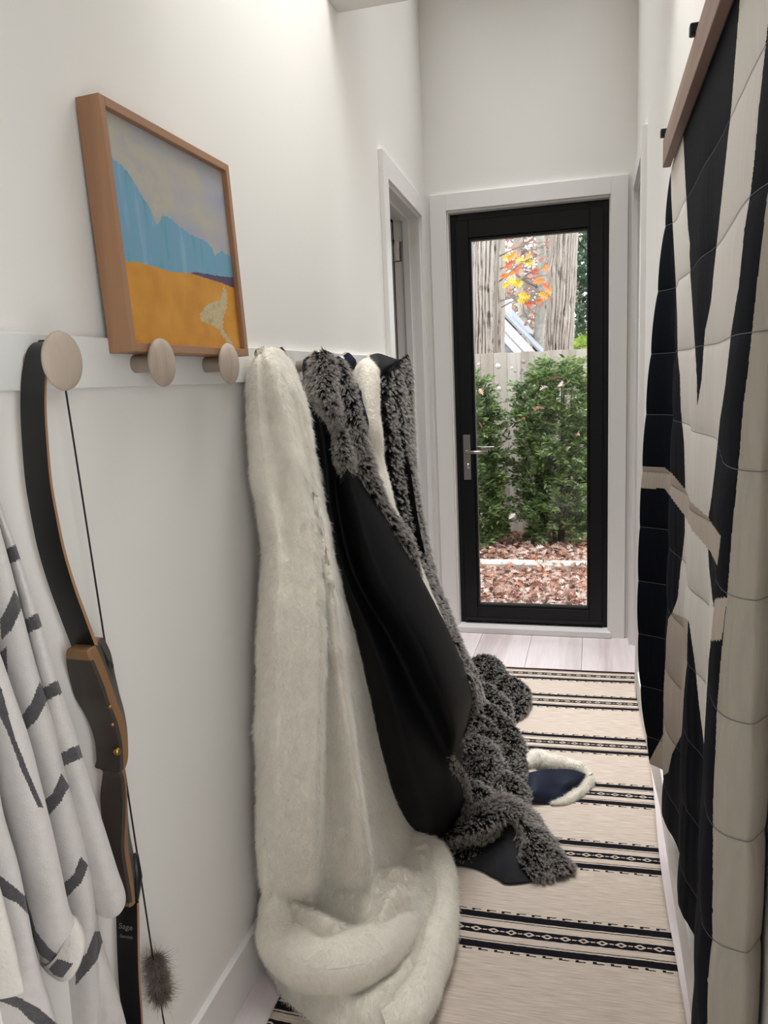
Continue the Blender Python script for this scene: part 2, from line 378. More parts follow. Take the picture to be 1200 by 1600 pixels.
# ================================================================== OUTSIDE
def attr_mat(name, cols, rough=.7, trans=0., var=.25):
    """colour picked per leaf by a stored random number"""
    m = bpy.data.materials.new(name); m.use_nodes = True; nt = m.node_tree; b = nt.nodes['Principled BSDF']
    a = nt.nodes.new('ShaderNodeAttribute'); a.attribute_name = 'pick'
    r = nt.nodes.new('ShaderNodeValToRGB'); el = r.color_ramp.elements
    for i, c in enumerate(cols):
        p = i / max(1, len(cols) - 1)
        e = el[i] if i < 2 else el.new(p)
        e.position = p
    for i, e in enumerate(sorted(el, key=lambda q: q.position)): e.color = (*s2l(cols[i]), 1)
    nt.links.new(a.outputs['Fac'], r.inputs[0]); nt.links.new(r.outputs[0], b.inputs['Base Color'])
    b.inputs['Roughness'].default_value = rough; b.inputs['Specular IOR Level'].default_value = .3
    if trans:
        t = nt.nodes.new('ShaderNodeBsdfTranslucent'); nt.links.new(r.outputs[0], t.inputs[0])
        mx = nt.nodes.new('ShaderNodeMixShader'); mx.inputs[0].default_value = trans
        nt.links.new(b.outputs[0], mx.inputs[1]); nt.links.new(t.outputs[0], mx.inputs[2]); nt.links.new(mx.outputs[0], nt.nodes['Material Output'].inputs[0])
    return m
def rotmats(n, rng, tilt=1.0):
    """random rotations: yaw free, tilt limited"""
    a = rng.uniform(0, 2 * np.pi, n); b = rng.normal(0, tilt, n); c = rng.normal(0, tilt, n)
    ca, sa, cb, sb, cc, sc = np.cos(a), np.sin(a), np.cos(b), np.sin(b), np.cos(c), np.sin(c)
    o = np.zeros(n); i = np.ones(n)
    Rz = np.stack([np.stack([ca, -sa, o], -1), np.stack([sa, ca, o], -1), np.stack([o, o, i], -1)], 1)
    Rx = np.stack([np.stack([i, o, o], -1), np.stack([o, cb, -sb], -1), np.stack([o, sb, cb], -1)], 1)
    Ry = np.stack([np.stack([cc, o, sc], -1), np.stack([o, i, o], -1), np.stack([-sc, o, cc], -1)], 1)
    return Rz @ Rx @ Ry
def scatter_mesh(name, LV, LF, pos, R, scale, pick, m, parent=None):
    LV = np.asarray(LV, float); n = len(pos); k = len(LV)
    V = np.einsum('nij,kj->nki', R, LV) * scale[:, None, None] + pos[:, None, :]
    Fc = (np.asarray(LF)[None] + (np.arange(n) * k)[:, None, None]).reshape(-1, len(LF[0]))
    me = bpy.data.meshes.new(name); V = V.reshape(-1, 3)
    nf, fs = Fc.shape
    me.vertices.add(len(V)); me.vertices.foreach_set('co', V.astype(np.float32).ravel())
    me.loops.add(nf * fs); me.loops.foreach_set('vertex_index', Fc.astype(np.int32).ravel())
    me.polygons.add(nf); me.polygons.foreach_set('loop_start', (np.arange(nf) * fs).astype(np.int32))
    me.update(calc_edges=True); me.validate()
    at = me.attributes.new('pick', 'FLOAT', 'POINT'); at.data.foreach_set('value', np.repeat(pick, k).astype(np.float32))
    me.materials.append(m); o = bpy.data.objects.new(name, me); COL.objects.link(o)
    return adopt(o, parent)

# ground
ZG = -.13
M_soil = mat('leafy_soil', (120, 82, 62), .9, var=.35, vscale=14, bump=.3, bscale=20)
gx = np.linspace(-7, 5, 60); gy = np.linspace(4.55, 24, 80)
Gd = np.zeros((80, 60, 3)); Gd[..., 0] = gx[None]; Gd[..., 1] = gy[:, None]; Gd[..., 2] = ZG
V, Fc = vfgrid(Gd); tag(mobj('ground', V, Fc[:, ::-1], M_soil), kind='structure')
M_conc = mat('pale_concrete', (226, 221, 212), .85, var=.06, vscale=30, bump=.15, bscale=90)
kerb_y = ZP(900, 888, ZG + .04)[1]
cb = empty('concrete_kerb', (-.4, kerb_y, ZG), 'pale concrete kerb strip crossing the leaf litter outside the door', 'kerb')
for i in range(4):
    box('kerb_stone', -3 + i * 1.3, -3 + i * 1.3 + 1.29, kerb_y - .08, kerb_y + .09, ZG - .05, ZG + .085, M_conc, cb, .008)

# oak leaf: lobed outline, gently curled
def oak_leaf():
    half = [(.0, .015), (.12, .03), (.2, .20), (.25, .06), (.4, .30), (.43, .07), (.62, .34), (.62, .08), (.8, .24), (.78, .06), (.93, .09), (1.0, .0)]
    V = []; Fc = []
    for (t, w) in half: V.append((t - .5, 0, .10 * math.sin(t * 3.1)))
    for sgn in (1, -1):
        for (t, w) in half: V.append((t - .5, sgn * w, .10 * math.sin(t * 3.1) + .5 * w * w + .25 * w))
    n = len(half)
    for i in range(n - 1):
        Fc.append((i, i + 1, n + i + 1, n + i)); Fc.append((i + 1, i, 2 * n + i, 2 * n + i + 1))
    return V, Fc
OV, OF = oak_leaf()
LEAFC = [(156, 102, 84), (212, 168, 152), (228, 194, 180), (238, 212, 200), (192, 134, 112), (220, 180, 162), (244, 226, 218), (200, 128, 90)]
M_leaf = attr_mat('fallen_leaf', LEAFC, .6)
rng = np.random.default_rng(21)
# near band (between house and kerb) and the bed in front of the shrubs
def litter(n, y0, y1, zmin, zmax):
    y = rng.uniform(y0, y1, n); x = rng.uniform(-.36 * y + .25, .10 * y + .35, n); z = rng.uniform(zmin, zmax, n)
    return np.stack([x, y, z], -1)
p1 = litter(8000, 4.62, kerb_y - .07, ZG + .0, ZG + .06)
p2 = litter(3600, kerb_y + .16, 7.6, ZG + .0, ZG + .07)
far = np.concatenate([p1, p2])
tag(scatter_mesh('leaf_litter', OV, OF, far, rotmats(len(far), rng, .45), rng.uniform(.05, .095, len(far)), rng.random(len(far)), M_leaf),
    'deep litter of fallen brown oak leaves on the ground outside', 'leaves', kind='stuff')
# the leaves on top that can be told apart
leaf_meshes = []
for k in range(8):
    me = bpy.data.meshes.new('oak_leaf'); c = rng.uniform(.6, 1.5)
    me.from_pydata([(v[0], v[1], v[2] * c) for v in OV], [], OF)
    me.materials.append(mat('oak_leaf_%d' % k, LEAFC[k], .6, var=.15, vscale=9, stretch=(1, 1, 1)))
    leaf_meshes.append(me)
tops = []
for k in range(205):
    y = 4.75 + (kerb_y - 4.95) * (k / 205) ** 1.3; x = rng.uniform(-.165 * y - .05, -.003 * y + .05)
    tops.append((x, y, ZG + .06))
for k in range(5): tops.append((rng.uniform(-.95, -.05), kerb_y + rng.uniform(-.06, .06), ZG + .105))
for k in range(50): tops.append((rng.uniform(-1.15, .05), kerb_y + rng.uniform(.2, .8), ZG + .07))
for k in range(26): tops.append((rng.uniform(-1.1, .0), kerb_y - rng.uniform(.06, .13), ZG + .085))
R = rotmats(len(tops), rng, .5)
for k, p in enumerate(tops):
    o = bpy.data.objects.new('oak_leaf', leaf_meshes[k % 8]); COL.objects.link(o)
    o.location = p; o.rotation_euler = Matrix(R[k].tolist()).to_euler(); s_ = rng.uniform(.06, .105); o.scale = (s_, s_, s_)
    tag(o, 'dry brown fallen oak leaf lying loose on the litter outside', 'leaf', 'loose fallen oak leaves')

# board fence
M_fence = [wood('fence_board_%d' % k, a, b, 'z', 9, .8, .15, 2) for k, (a, b) in enumerate([((158, 144, 134), (196, 184, 174)), ((168, 150, 142), (204, 194, 186)), ((150, 134, 124), (186, 172, 162))])]
YF = 7.95
fence = empty('board_fence', (-.6, YF, ZG), 'weathered grey vertical board fence behind the shrubs', 'fence')
zf = YP(830, 549, YF)[2]
for i in range(26):
    x0 = -2.6 + i * .135
    box('fence_board', x0, x0 + .132, YF + rng.uniform(0, .006), YF + .02 + rng.uniform(0, .006), ZG, zf + rng.uniform(-.006, .006), M_fence[i % 3], fence, .002)
for zr in (.25, 1.45): box('fence_rail', -2.6, .9, YF + .028, YF + .07, zr, zr + .09, M_fence[2], fence, .003)
for px_, py_, i in ((800, 575, 0), (818, 565, 1), (778, 572, 2), (805, 580, 3), (780, 607, 4), (902, 562, 5), (748, 569, 6), (776, 600, 7)):
    c = YP(px_, py_, YF - .001); V, Fc = tube_vf([c, c + np.array([0, .003, 0])], .016 + .006 * (i % 3), 10); mobj('knot', V, Fc, M_fence[(i + 1) % 3] if i % 2 else M_conc, fence)

# clipped evergreen shrubs: sprays of small leaves around upright stems
DV = [(-.5, 0, 0), (0, .3, .08), (.5, 0, .0), (0, -.3, .08)]
SV = [(0, 0, 0), (.5, .17, .06), (1, 0, .0), (.5, -.17, .06)]; SF = [(0, 1, 2, 3)]
M_yew = attr_mat('yew_leaf', [(38, 54, 34), (76, 100, 56), (118, 144, 80), (170, 190, 120), (82, 114, 80), (206, 218, 164), (56, 82, 56)], .3, .4)
M_stem = mat('shrub_stem', (84, 66, 52), .85, bump=.3)
def shrub(label, cx, cy, prof, n, seed):
    rg = np.random.default_rng(seed)
    o = empty('evergreen_shrub', (cx, cy, ZG), label, 'shrub', 'evergreen shrubs along the fence')
    zs = np.array([p[0] for p in prof]); rs = np.array([p[1] for p in prof])
    # sprays: short twigs radiating up and outward
    ns = n // 42
    z = rg.uniform(zs[0], zs[-1], ns * 3); keep = rg.random(ns * 3) < np.interp(z, zs, rs) / rs.max(); z = z[keep][:ns]; ns = len(z)
    a = rg.uniform(0, 2 * np.pi, ns); rr = np.interp(z, zs, rs) * (rg.uniform(.35, 1.0, ns) ** .6) * (1 + .22 * np.sin(3 * a + 9 * z) + .15 * np.sin(7 * a - 14 * z))
    base = np.stack([cx + rr * np.cos(a), cy + .8 * rr * np.sin(a), z], -1)
    d = np.stack([np.cos(a), np.sin(a), rg.uniform(-.3, 1.0, ns)], -1); d /= np.linalg.norm(d, axis=1, keepdims=True)
    L = rg.uniform(.07, .17, ns)
    k = 42; t = rg.random((ns, k))
    side = np.cross(d, [0, 0, 1.]); side /= np.linalg.norm(side, axis=1, keepdims=True)
    pos = base[:, None] + d[:, None] * (t * L[:, None])[..., None] + rg.normal(0, .014, (ns, k, 3))
    sg = np.where(rg.random((ns, k)) < .5, -1, 1)
    ld = d[:, None] * .7 + side[:, None] * sg[..., None] * .8 + rg.normal(0, .3, (ns, k, 3)); ld /= np.linalg.norm(ld, axis=-1, keepdims=True)
    pos = pos.reshape(-1, 3); ld = ld.reshape(-1, 3)
    up = rg.normal(0, .5, ld.shape) + np.array([0, 0, 1.]); w = np.cross(up, ld); w /= np.linalg.norm(w, axis=1, keepdims=True); u = np.cross(ld, w)
    R = np.stack([ld, w, u], -1)
    pick = np.clip(np.repeat(rg.random(ns), k) * .6 + rg.random(ns * k) * .4, 0, 1)
    f = scatter_mesh('foliage', SV, SF, pos, R, rg.uniform(.036, .074, len(pos)), pick, M_yew, o); tag(f, kind='stuff')
    for q in range(5):
        aa = q * 1.3; top = zs[-1] * .85
        tube('stem', [(cx + .03 * math.cos(aa), cy + .03 * math.sin(aa), ZG - .02), (cx + .1 * math.cos(aa), cy + .1 * math.sin(aa), .5), (cx + .13 * math.cos(aa), cy + .12 * math.sin(aa), top)], [.018, .014, .006], M_stem, o, 7)
    return o
ys = 7.25
cR = YP(872, 760, ys); cL = YP(738, 760, ys)
shrub('large bushy evergreen shrub against the fence, right of the gap', cR[0], ys, [(ZG + .08, .24), (.15, .27), (.5, .29), (.9, .30), (1.2, .29), (1.42, .22), (1.54, .12), (1.64, .04)], 34000, 3)
shrub('narrower evergreen shrub by the fence, seen behind the door handle', cL[0], ys - .1, [(ZG + .08, .24), (.2, .27), (.6, .26), (1.0, .22), (1.2, .18), (1.36, .11), (1.5, .04)], 24000, 5)
cR2 = YP(1000, 760, ys)
# dead leaves caught in the twigs
for k, (a, b) in enumerate(((868, 592), (875, 600), (850, 607), (845, 638), (838, 640), (818, 655), (888, 702), (905, 678), (891, 827), (855, 862), (800, 807), (752, 612), (750, 665), (912, 858))):
    p = YP(a, b, ys - .30)
    o = bpy.data.objects.new('caught_leaf', leaf_meshes[(k * 3) % 8]); COL.objects.link(o); o.location = p
    o.rotation_euler = (rng.uniform(.6, 1.6), rng.uniform(-1, 1), rng.uniform(0, 6)); o.scale = (.085,) * 3
    tag(o, 'curled tan oak leaf caught among the green shrub twigs', 'leaf', 'dead leaves caught in the shrubs')

# tree trunks with furrowed bark
def bark_mat(name, lo, hi):
    m = bpy.data.materials.new(name); m.use_nodes = True; nt = m.node_tree; b = nt.nodes['Principled BSDF']; b.inputs['Roughness'].default_value = .9
    a = nt.nodes.new('ShaderNodeAttribute'); a.attribute_name = 'pick'; n = nt.nodes.new('ShaderNodeTexNoise'); n.inputs['Scale'].default_value = 40
    tc = nt.nodes.new('ShaderNodeTexCoord'); nt.links.new(tc.outputs['Object'], n.inputs[0])
    ad = nt.nodes.new('ShaderNodeMath'); ad.operation = 'MULTIPLY_ADD'; ad.inputs[1].default_value = .5; nt.links.new(n.outputs[0], ad.inputs[0]); nt.links.new(a.outputs['Fac'], ad.inputs[2])
    r = nt.nodes.new('ShaderNodeValToRGB'); r.color_ramp.elements[0].position = .45; r.color_ramp.elements[1].position = 1.0
    r.color_ramp.elements[0].color = (*s2l(lo), 1); r.color_ramp.elements[1].color = (*s2l(hi), 1); nt.links.new(ad.outputs[0], r.inputs[0]); nt.links.new(r.outputs[0], b.inputs['Base Color'])
    return m
M_bark = bark_mat('oak_bark', (64, 54, 49), (178, 167, 158))
def trunk(label, x0, x1, y, r0, r1, ztop, seed):
    o = empty('oak_tree', (x0, y, ZG), label, 'tree', 'oak trunks behind the fence')
    na, nz = 200, 420
    A = np.linspace(0, 2 * np.pi, na, endpoint=False); Z = np.linspace(ZG, ztop, nz)
    a, z = np.meshgrid(A, Z)
    rg = np.random.default_rng(seed)
    Q = np.stack([np.cos(a) * 1.1, np.sin(a) * 1.1, z * .55 + seed], -1)
    w1_, w2_, w3_ = snoise(Q, 3.2), snoise(Q + 5, 6.5), snoise(Q + 11, 12.)
    ridge = .55 * np.abs(np.sin(13 * a + 1.1 * w1_ + .7 * w2_)) ** .6 + .45 * np.abs(np.sin(19 * a + 2 + 1.6 * w2_ + .5 * w3_)) ** .6
    brk = np.clip(snoise(Q * np.array([1, 1, 3.]), 9.) - .35, 0, 1)
    h = np.clip(ridge - .45 * brk + .12 * w3_, 0, 1.2)
    t = (z - ZG) / (ztop - ZG); r = r0 + (r1 - r0) * t + .045 * (h - .6)
    kn = [(3.9 + rg.uniform(-.2, .6), 1.75 + rg.uniform(0, 1)), (4.6, 2.5 + rg.uniform(0, .5)), (5.1, 2.1)]
    for (ka, kz) in kn: r = r + .035 * np.exp(-(((a - ka) / .22) ** 2 + ((z - kz) / .09) ** 2))
    cx = x0 + (x1 - x0) * t
    V = np.stack([cx + r * np.cos(a), y + r * np.sin(a), z], -1).reshape(-1, 3)
    i = np.arange(nz - 1)[:, None] * na + np.arange(na)[None]; j = np.arange(nz - 1)[:, None] * na + (np.arange(na)[None] + 1) % na
    Fc = np.stack([i, j, j + na, i + na], -1).reshape(-1, 4)
    b = mobj('trunk', V, Fc, M_bark, o, False)
    at = b.data.attributes.new('pick', 'FLOAT', 'POINT'); at.data.foreach_set('value', h.ravel().astype(np.float32))
    return o
a0, a1 = YP(734, 550, 9.6), YP(789, 550, 9.6); b0, b1 = YP(737, 370, 9.6), YP(787, 370, 9.6)
def mk_trunk(label, xa, ya, xb, yb, xc, yc, xd, yd_, Y, seed):
    p0, p1, q0, q1 = YP(xa, ya, Y), YP(xb, yb, Y), YP(xc, yc, Y), YP(xd, yd_, Y)
    zA = (p0[2] + p1[2]) / 2; zB = (q0[2] + q1[2]) / 2; xA = (p0[0] + p1[0]) / 2; xB = (q0[0] + q1[0]) / 2
    rA = (p1[0] - p0[0]) / 2; rB = (q1[0] - q0[0]) / 2; zt = 6.
    ex = lambda u, v, z: u + (v - u) * (z - zA) / (zB - zA)
    trunk(label, ex(xA, xB, ZG), ex(xA, xB, zt), Y, ex(rA, rB, ZG), max(.1, ex(rA, rB, zt)), zt, seed)
mk_trunk('broad grey-brown oak trunk behind the fence, left in the door glass', 731, 551, 786, 549, 735, 371, 788, 369, 9.6, 2)
mk_trunk('leaning oak trunk behind the fence, right in the door glass', 852, 546, 894, 544, 861, 362, 902, 358, 10.2, 8)

# grey neighbouring house with white gable trim
M_roof = mat('roof_shingle', (150, 154, 164), .8, var=.25, vscale=30, bump=.3, bscale=50)
M_side = mat('siding_grey', (150, 156, 166), .7)
M_white = mat('white_trim', (236, 236, 240), .6)
YH = 17.
house = empty('neighbour_house', YP(760, 560, YH) * np.array([1, 1, 0]) + np.array([0, 0, ZG]), 'grey house gable with white raking trim and slate roof, beyond the fence', 'house')
e0 = YP(788, 497, YH); e1 = YP(848, 562, YH); sl = (e1[2] - e0[2]) / (e1[0] - e0[0])
ridx = e0[0] - .8; ridz = e0[2] - .8 * sl
eavx = e1[0] + .5; eavz = e1[2] + .5 * sl
bm = bmesh.new(); prism(bm, [(ridx, ridz - .12), (eavx - .3, eavz - .0), (eavx - .3, ZG), (2 * ridx - eavx + .3, ZG), (2 * ridx - eavx + .3, eavz)], YH + .25, YH + .3, 1)
bm_obj('gable_wall', bm, M_side, house)
for k in range(26):
    z = ZG + k * .14; half_w = min(eavx - .3 - ridx, (ridz - .2 - z) / -sl)
    if half_w > .15: box('siding_board', ridx - half_w, ridx + half_w, YH + .235, YH + .252, z, z + .13, M_side, house, .004)
for sg, nm in ((1, 'a'), (-1, 'b')):
    def q(x, z): return (ridx + sg * (x - ridx), z)
    bm = bmesh.new(); prism(bm, [q(ridx, ridz), q(eavx, eavz), q(eavx, eavz - .25), q(ridx, ridz - .28)], YH, YH + .06, 1); bm_obj('rake_board', bm, M_white, house)
    bm = bmesh.new(); prism(bm, [q(ridx, ridz - .28), q(eavx - .1, eavz - .2), q(eavx - .1, eavz - .42), q(ridx, ridz - .5)], YH + .1, YH + .2, 1); bm_obj('rake_moulding', bm, M_white, house)
    bm = bmesh.new(); prism(bm, [q(ridx, ridz + .07), q(eavx + .1, eavz + .05), q(eavx + .1, eavz), q(ridx, ridz)], YH - .05, YH + 9, 1); bm_obj('roof', bm, M_roof, house)
pc = YP(793, 480, YH + 2)
boxes('chimney', [(pc[0] - .28, pc[0] + .06, YH + 2, YH + 2.4, pc[2] - 1.2, pc[2] + .12), (pc[0] - .32, pc[0] + .10, YH + 1.96, YH + 2.44, pc[2] + .12, pc[2] + .2)], M_white, house, .01)

# slim background trees, branches and autumn foliage
M_twig = mat('bare_twig', (128, 118, 108), .9)
M_greybark = mat('pale_bark', (156, 152, 142), .9, var=.2, vscale=12, bump=.3, bscale=20)
def branch_path(p, d, L, n, rg, curl=.35):
    P = [np.array(p, float)]; d = np.array(d, float); d /= np.linalg.norm(d)
    for k in range(n):
        d = d + rg.normal(0, curl / n * 2, 3); d /= np.linalg.norm(d); P.append(P[-1] + d * L / n)
    return P
def tree(label, name, x, y, h, r, seed, leafmat, nleaf, lscale, spread, zlo, group, nbr=16, bark=None):
    rg = np.random.default_rng(seed); o = empty(name, (x, y, ZG), label, 'tree', group)
    tr = [(x + .12 * math.sin(k * 1.1 + seed), y, ZG + h * k / 8) for k in range(9)]
    tube('trunk', tr, [r * (1 - .08 * k) for k in range(9)], bark or M_greybark, o, 12)
    parts = []; tips = []
    for k in range(nbr):
        z = rg.uniform(zlo, h * .95); a = rg.uniform(0, 6.28)
        P = branch_path((x, y, z), (math.cos(a), math.sin(a), rg.uniform(-.1, .7)), spread * rg.uniform(.5, 1.), 7, rg, .8)
        parts.append(tube_vf(P, np.linspace(r * .28, r * .06, 8), 5)); tips += P[2:]
        for q in range(4):
            P2 = branch_path(P[rg.integers(2, 8)], rg.normal(0, 1, 3), spread * .4, 5, rg, 1.)
            parts.append(tube_vf(P2, np.linspace(r * .1, r * .03, 6), 4)); tips += P2[1:]
    V, Fc = merge(*parts); mobj('branches', V, Fc, M_twig, o)
    if nleaf:
        T = np.array(tips); pos = T[rg.integers(0, len(T), nleaf)] + rg.normal(0, spread * .12, (nleaf, 3))
        f = scatter_mesh('foliage', DV, SF, pos, rotmats(nleaf, rg, 1.2), rg.uniform(.6, 1.2, nleaf) * lscale, rg.random(nleaf), leafmat, o); tag(f, kind='stuff')
    return o
M_aut = attr_mat('autumn_leaf', [(226, 180, 40), (214, 106, 34), (190, 74, 34), (232, 160, 50), (170, 80, 50)], .5, .35)
M_pink = attr_mat('russet_leaf', [(206, 140, 128), (190, 150, 140), (176, 110, 100), (214, 176, 164)], .6, .3)
M_tan = attr_mat('tan_leaf', [(176, 160, 138), (150, 140, 112), (196, 184, 166), (140, 132, 120)], .6, .3)
M_ever = attr_mat('evergreen_leaf', [(28, 50, 36), (44, 74, 50), (64, 98, 66), (38, 66, 48)], .5, .15)
M_lime = attr_mat('lime_leaf', [(150, 180, 60), (196, 210, 110), (120, 160, 60), (220, 226, 150)], .5, .35)
GB = 'bare trees far behind the fence'
pT = YP(841, 520, 20.); tree('pale slim tree seen between the two big trunks', 'slim_tree', pT[0], 20., 9, .16, 4, M_pink, 500, .16, 2.2, 1.5, GB, 20)
tree('bare russet tree far behind the grey roof', 'slim_tree', YP(815, 520, 27.)[0], 27., 11, .2, 6, M_pink, 1500, .2, 3.4, 2., GB, 26)
tree('bare tan tree behind the broad left trunk', 'slim_tree', YP(775, 500, 30.)[0], 30., 12, .22, 9, M_tan, 2600, .22, 4.0, 2., GB, 30)
tree('tan-leaved tree behind the leaning right trunk', 'slim_tree', YP(862, 500, 31.)[0], 31., 11, .22, 12, M_tan, 2600, .22, 4.0, 2., GB, 30)
# dense low thicket in the distance
def hedge(label, x0, x1, y, z0, z1, dep, n, m, ls, seed, name='thicket'):
    rg = np.random.default_rng(seed); o = empty(name, ((x0 + x1) / 2, y, ZG), label, 'bush')
    pos = np.stack([rg.uniform(x0, x1, n), rg.uniform(y - dep, y + dep, n), rg.uniform(z0, z1, n)], -1)
    pos[:, 2] += .25 * np.sin(pos[:, 0] * 2.1) * (pos[:, 2] - z0) / (z1 - z0)
    f = scatter_mesh('foliage', DV, SF, pos, rotmats(n, rg, 1.2), rg.uniform(.6, 1.2, n) * ls, rg.random(n), m, o); tag(f, kind='stuff')
    for k in range(4):
        xx = x0 + (x1 - x0) * (k + .5) / 4; tube('stem', [(xx, y, ZG), (xx + .1, y, (z0 + z1) / 2), (xx + .15, y, z1 * .9)], [.06, .04, .02], M_twig, o, 6)
hedge('dull tan thicket on the rise far behind the house', -9.5, 1.0, 33., ZG, 5.2, 1.5, 7000, M_tan, .3, 31)
ev = YP(912, 450, 12.5)
hedge('tall dark evergreen at the right edge of the door glass', ev[0] - .12, ev[0] + 1.1, 12.5, ZG, 5.0, .5, 9000, M_ever, .10, 33, 'tall_evergreen')
lm = YP(908, 535, 11.2)
hedge('bright lime green bush poking above the fence top', lm[0] - .18, lm[0] + .7, 11.2, 1.0, YP(908, 516, 11.2)[2], .25, 1500, M_lime, .11, 35, 'lime_bush')
rb = YP(843, 552, 14.)
hedge('red-leaved shrub against the slate roof slope', rb[0] - .2, rb[0] + .35, 14., .6, YP(843, 534, 14.)[2], .2, 900, M_pink, .07, 36, 'red_shrub')
# autumn oak bough hanging between the trunks
rg = np.random.default_rng(77); bo = empty('autumn_bough', YP(800, 420, 8.9) * np.array([1, 1, 0]) + np.array([0, 0, ZG]), 'oak sapling with yellow and orange leaves between the two trunks', 'tree')
bx = YP(783, 520, 9.2)
tube('trunk', [(bx[0] - .05, 9.2, ZG), (bx[0] - .08, 9.2, 1.2), (bx[0] - .05, 9.15, 2.3), (bx[0] + .02, 9.1, 3.2)], [.03, .025, .018, .01], M_twig, bo, 8)
parts = []
for (ax, ay, cx_, cy_) in ((780, 440, 850, 395), (782, 470, 856, 465), (782, 420, 840, 410), (784, 480, 830, 470), (781, 400, 856, 378)):
    P = [YP(ax, ay, 9.15), YP((ax + cx_) / 2, (ay + cy_) / 2 - 6, 9.0), YP(cx_, cy_, 8.95)]; parts.append(tube_vf(cr(P, 8), np.linspace(.01, .004, 8), 5))
V, Fc = merge(*parts); mobj('twigs', V, Fc, M_twig, bo)
lv = [(792, 403), (800, 400), (797, 412), (806, 424), (801, 428), (812, 420), (800, 440), (808, 443), (790, 446), (826, 402), (836, 424), (840, 440), (846, 438), (852, 448), (818, 462), (823, 466), (815, 470), (848, 462), (855, 466), (843, 470), (852, 420), (793, 418), (822, 410), (831, 414), (812, 408), (858, 455), (826, 474), (788, 430)]
ac = [(226, 186, 40), (230, 190, 50), (206, 96, 40), (222, 120, 36), (186, 84, 60), (228, 150, 40)]
am = []
for k in range(6):
    me = bpy.data.meshes.new('leaf'); me.from_pydata(OV, [], OF); me.materials.append(mat('autumn_%d' % k, ac[k], .5, var=.15, vscale=8)); am.append(me)
for k, (a, b) in enumerate(lv):
    o = bpy.data.objects.new('leaf', am[(k * 5 + k // 4) % 6]); COL.objects.link(o); o.location = YP(a, b, 8.9 + rg.uniform(-.1, .1))
    o.rotation_euler = (rg.uniform(1.0, 2.0), rg.uniform(-.6, .6), rg.uniform(-.8, .8)); s_ = rg.uniform(.09, .14); o.scale = (s_, s_ * 1.3, s_); adopt(o, bo)

# ================================================================== INSIDE THINGS
def add_hair(name, V, Fc, parent, m, nclump, per, length, rad, seed, comb=(0, 0, -1), lay=.5, clump=.7, spread=.006, curl=.25, jitter=.3, lenvar=.35, swirl=6., keep=None, npt=5):
    """strands grown from a surface; faces must be wound so that their normals point out"""
    rg = np.random.default_rng(seed)
    V = np.asarray(V, float); Fc = np.asarray([f[:4] for f in Fc if len(f) >= 4])
    a, b, c, d = V[Fc[:, 0]], V[Fc[:, 1]], V[Fc[:, 2]], V[Fc[:, 3]]
    nn = np.cross(c - a, d - b); ar = np.linalg.norm(nn, axis=1) + 1e-12; nn = nn / ar[:, None]
    w = ar.copy()
    if keep is not None: w = w * keep((a + b + c + d) / 4)
    fi = rg.choice(len(Fc), nclump, p=w / w.sum())
    u, v = rg.random((2, nclump, 1))
    C = (a[fi] * (1 - u) + b[fi] * u) * (1 - v) + (d[fi] * (1 - u) + c[fi] * u) * v
    N = nn[fi]
    g = np.array(comb, float)[None] + .55 * np.stack([snoise(C, swirl), snoise(C + 7, swirl), snoise(C + 13, swirl)], -1) + rg.normal(0, jitter, C.shape)
    g = g - N * (g * N).sum(1, keepdims=True); g /= np.linalg.norm(g, axis=1, keepdims=True) + 1e-9
    D = N * (1 - lay) + g * lay; D /= np.linalg.norm(D, axis=1, keepdims=True)
    L = length * (1 + rg.uniform(-lenvar, lenvar, nclump))
    off = rg.normal(0, spread, (nclump, per, 3)); off -= N[:, None] * (off * N[:, None]).sum(-1, keepdims=True)
    root = C[:, None] + off - N[:, None] * .002
    t = np.linspace(0, 1, npt)[None, None, :, None]
    Dn = D[:, None] + rg.normal(0, .12, (nclump, per, 3))
    cv = rg.normal(0, curl, (nclump, 1, 3)) + g[:, None] * .3
    ls = (L[:, None] * (1 + rg.uniform(-.25, .15, (nclump, per))))[..., None, None]
    P = root[:, :, None] + Dn[:, :, None] * t * ls + cv[:, :, None] * t ** 2 * ls - off[:, :, None] * clump * t ** 1.3
    n = nclump * per
    hc = bpy.data.hair_curves.new(name); hc.add_curves([npt] * n)
    hc.attributes['position'].data.foreach_set('vector', P.astype(np.float32).ravel())
    ra = hc.attributes.get('radius') or hc.attributes.new('radius', 'FLOAT', 'POINT')
    ra.data.foreach_set('value', np.tile(rad * np.linspace(1, .25, npt), n).astype(np.float32))
    hc.materials.append(m)
    o = bpy.data.objects.new(name, hc); COL.objects.link(o); adopt(o, parent); tag(o, kind='stuff')
    return o
def facing(Gd):
    """grid faces wound so that most normals look towards the corridor side the camera stands on"""
    N = grid_normals(Gd); s_ = ((EYE - Gd) * N).sum(-1)
    Fc = grid_faces(*Gd.shape[:2])
    return Fc if s_.mean() > 0 else Fc[:, ::-1]

